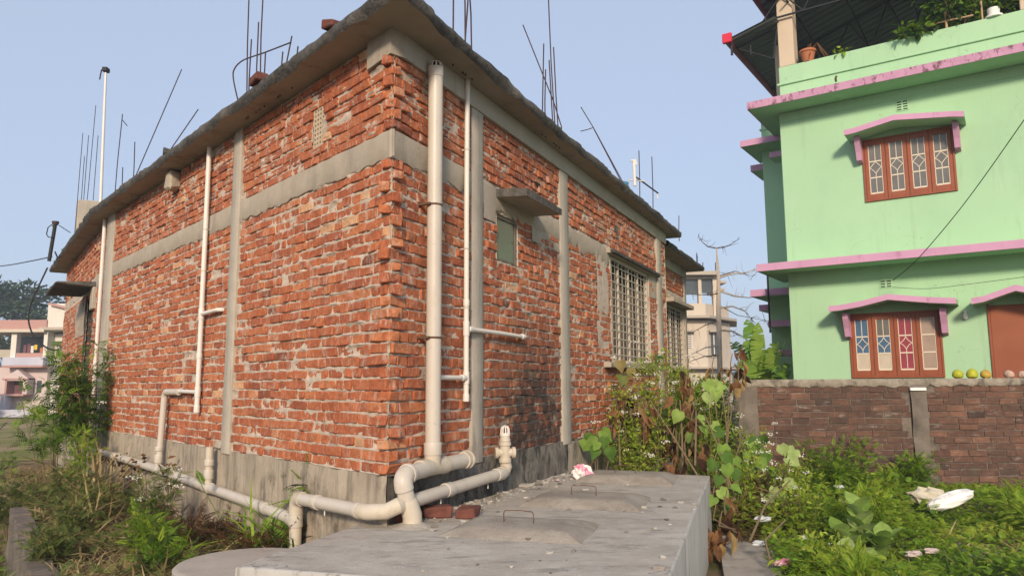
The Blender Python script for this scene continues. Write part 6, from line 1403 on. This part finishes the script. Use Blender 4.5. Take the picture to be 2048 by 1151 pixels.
mb = MB()
for _ in range(140):
    x, y = 4.35+rng.normal(0, .35), 6.9+rng.normal(0, .25); crumb(mb, (x, y, G(x, y)), .01+.02*rng.random(), rng.random())
solo('rubble_crumbs', mb, M['pebble'], kind='stuff')

# ================================================================ roof poles and cables
t = thing('roof_pole', 'tall white plastic pole with a lamp cap standing on the roof edge', 'pole', (-6.26, 11.05, 4.3))
part('pole', tube(MB(), [(-6.26, 11.05, 4.3), (-6.32, 11.05, 6.50)], [.024, .018], 12), M['pvc_white'], t, smooth=True); part('cap', box(XY, -6.36, -6.28, 11.0, 11.1, 6.50, 6.57, .008), M['black'], t)
part('wire_end', tube(MB(), [(-6.36, 11.0, 6.52), (-6.38, 11.0, 6.36)], .010, 5), M['black'], t)
t = thing('service_pole', 'short black service pole clamped to the far left roof corner', 'pole', (-9.1, 14.45, 4.2))
part('pole', tube(MB(), [(-9.13, 14.45, 4.1), (-9.06, 14.45, 4.86)], .035, 10), M['black'], t, smooth=True); part('cap', lathe(MB(), (-9.06, 14.45, 4.83), (0, 0, 1), [(0, .05), (.05, .065), (.07, .06), (.071, 0)], 12), M['rebar'], t, smooth=True)
part('cable_loop', tube(MB(), [at(111, 460, 14.4), at(103, 449, 14.4), at(96, 455, 14.4), at(93, 468, 14.4), at(97, 474, 14.4), at(107, 475, 14.4)], .010, 6), M['black'], t, smooth=True)
part('stay', tube(MB(), [at(110, 503, 14.4), at(118, 522, 14.4)], .014, 6), M['black'], t)
def cable(label, pts, r_):
    P = [at(*p) for p in pts]; fine = []
    P = [2*P[0]-P[1]]+P+[2*P[-1]-P[-2]]
    for i in range(1, len(P)-2):
        p0, p1, p2, p3 = P[i-1:i+3]
        for s in np.linspace(0, 1, 7)[:-1]: fine.append(.5*((2*p1)+(-p0+p2)*s+(2*p0-5*p1+4*p2-p3)*s*s+(-p0+3*p1-3*p2+p3)*s**3))
    fine.append(P[-2]); solo('cable', tube(MB(), fine, r_, 5), M['black'], label, 'cable', smooth=True)
cable('overhead cable running to the black pole from the left edge', [(-120, 545, 22), (0, 532, 18), (50, 524, 16), (104, 513, 14.45)], .012)
cable('cable hanging in a loop from the roof corner towards the bush', [(95, 535, 14.4), (76, 575, 14.3), (60, 612, 14.1), (57, 640, 14), (64, 665, 13.8), (78, 683, 13.6), (98, 697, 13.4), (118, 700, 13.2)], .016)
cable('thin cable crossing the sky behind the far canopy', [(-60, 604, 30), (55, 598, 26), (131, 588, 22)], .010)
cable('cable from the pole top down to the roof', [(118, 450, 14.4), (130, 458, 14.5), (141, 465, 14.6)], .008)
cable('service cable slanting across the front of the green house', [(2140, 105, 9.4), (2048, 240, 10.2), (1930, 405, 11.4), (1835, 518, 12.4), (1786, 560, 12.95)], .007)
cable('thin cable sagging below the lower vent of the green house', [(1785, 574, 13.1), (1850, 577, 12.6), (1920, 570, 12.1), (2060, 552, 11.2)], .004)
mb = MB(); tube(mb, [at(1270, 372, 10.75), at(1268, 322, 10.75)], .022, 8); t = thing('roof_tap', 'white standpipe and crossbar on the far right roof edge', 'pipe', at(1270, 372, 10.75)); part('standpipe', mb, M['pvc_white'], t)
part('crossbar', tube(MB(), [at(1272, 354, 10.75), at(1316, 386, 11.4)], .012, 6), M['rebar'], t); part('tap_head', tube(MB(), [at(1262, 322, 10.75), at(1270, 320, 10.75), at(1273, 330, 10.75)], .018, 6), M['pvc_white'], t); part('side_arm', tube(MB(), [at(1256, 360, 10.75), at(1290, 362, 10.9)], .010, 6), M['pvc_white'], t)
part('drip_arm', tube(MB(), [at(1315, 386, 11.4), at(1315, 397, 11.4)], .010, 6), M['pvc_white'], t)
solo('bucket', lathe(MB(), (1.60, 10.75, 4.31), (0, 0, 1), [(0, .11), (.26, .14), (.28, .145), (.28, .12), (.22, 0)], 18), M['blue'], 'blue plastic bucket on the roof edge, mostly hidden', 'bucket', smooth=True)

# ================================================================ haze
hz_m = bpy.data.materials.new('haze_air'); hz_m.use_nodes = True; hn = hz_m.node_tree; hn.nodes.clear()
ho = hn.nodes.new('ShaderNodeOutputMaterial'); hv = hn.nodes.new('ShaderNodeVolumePrincipled'); hv.inputs['Color'].default_value = (.80, .86, .95, 1); hv.inputs['Density'].default_value = .0019; hv.inputs['Anisotropy'].default_value = .2
hn.links.new(hv.outputs[0], ho.inputs['Volume'])
mb = MB(); prism(mb, [(-620, -320), (620, -320), (620, 1220), (-620, 1220)], -2, 14); solo('haze', mb, hz_m, kind='stuff')
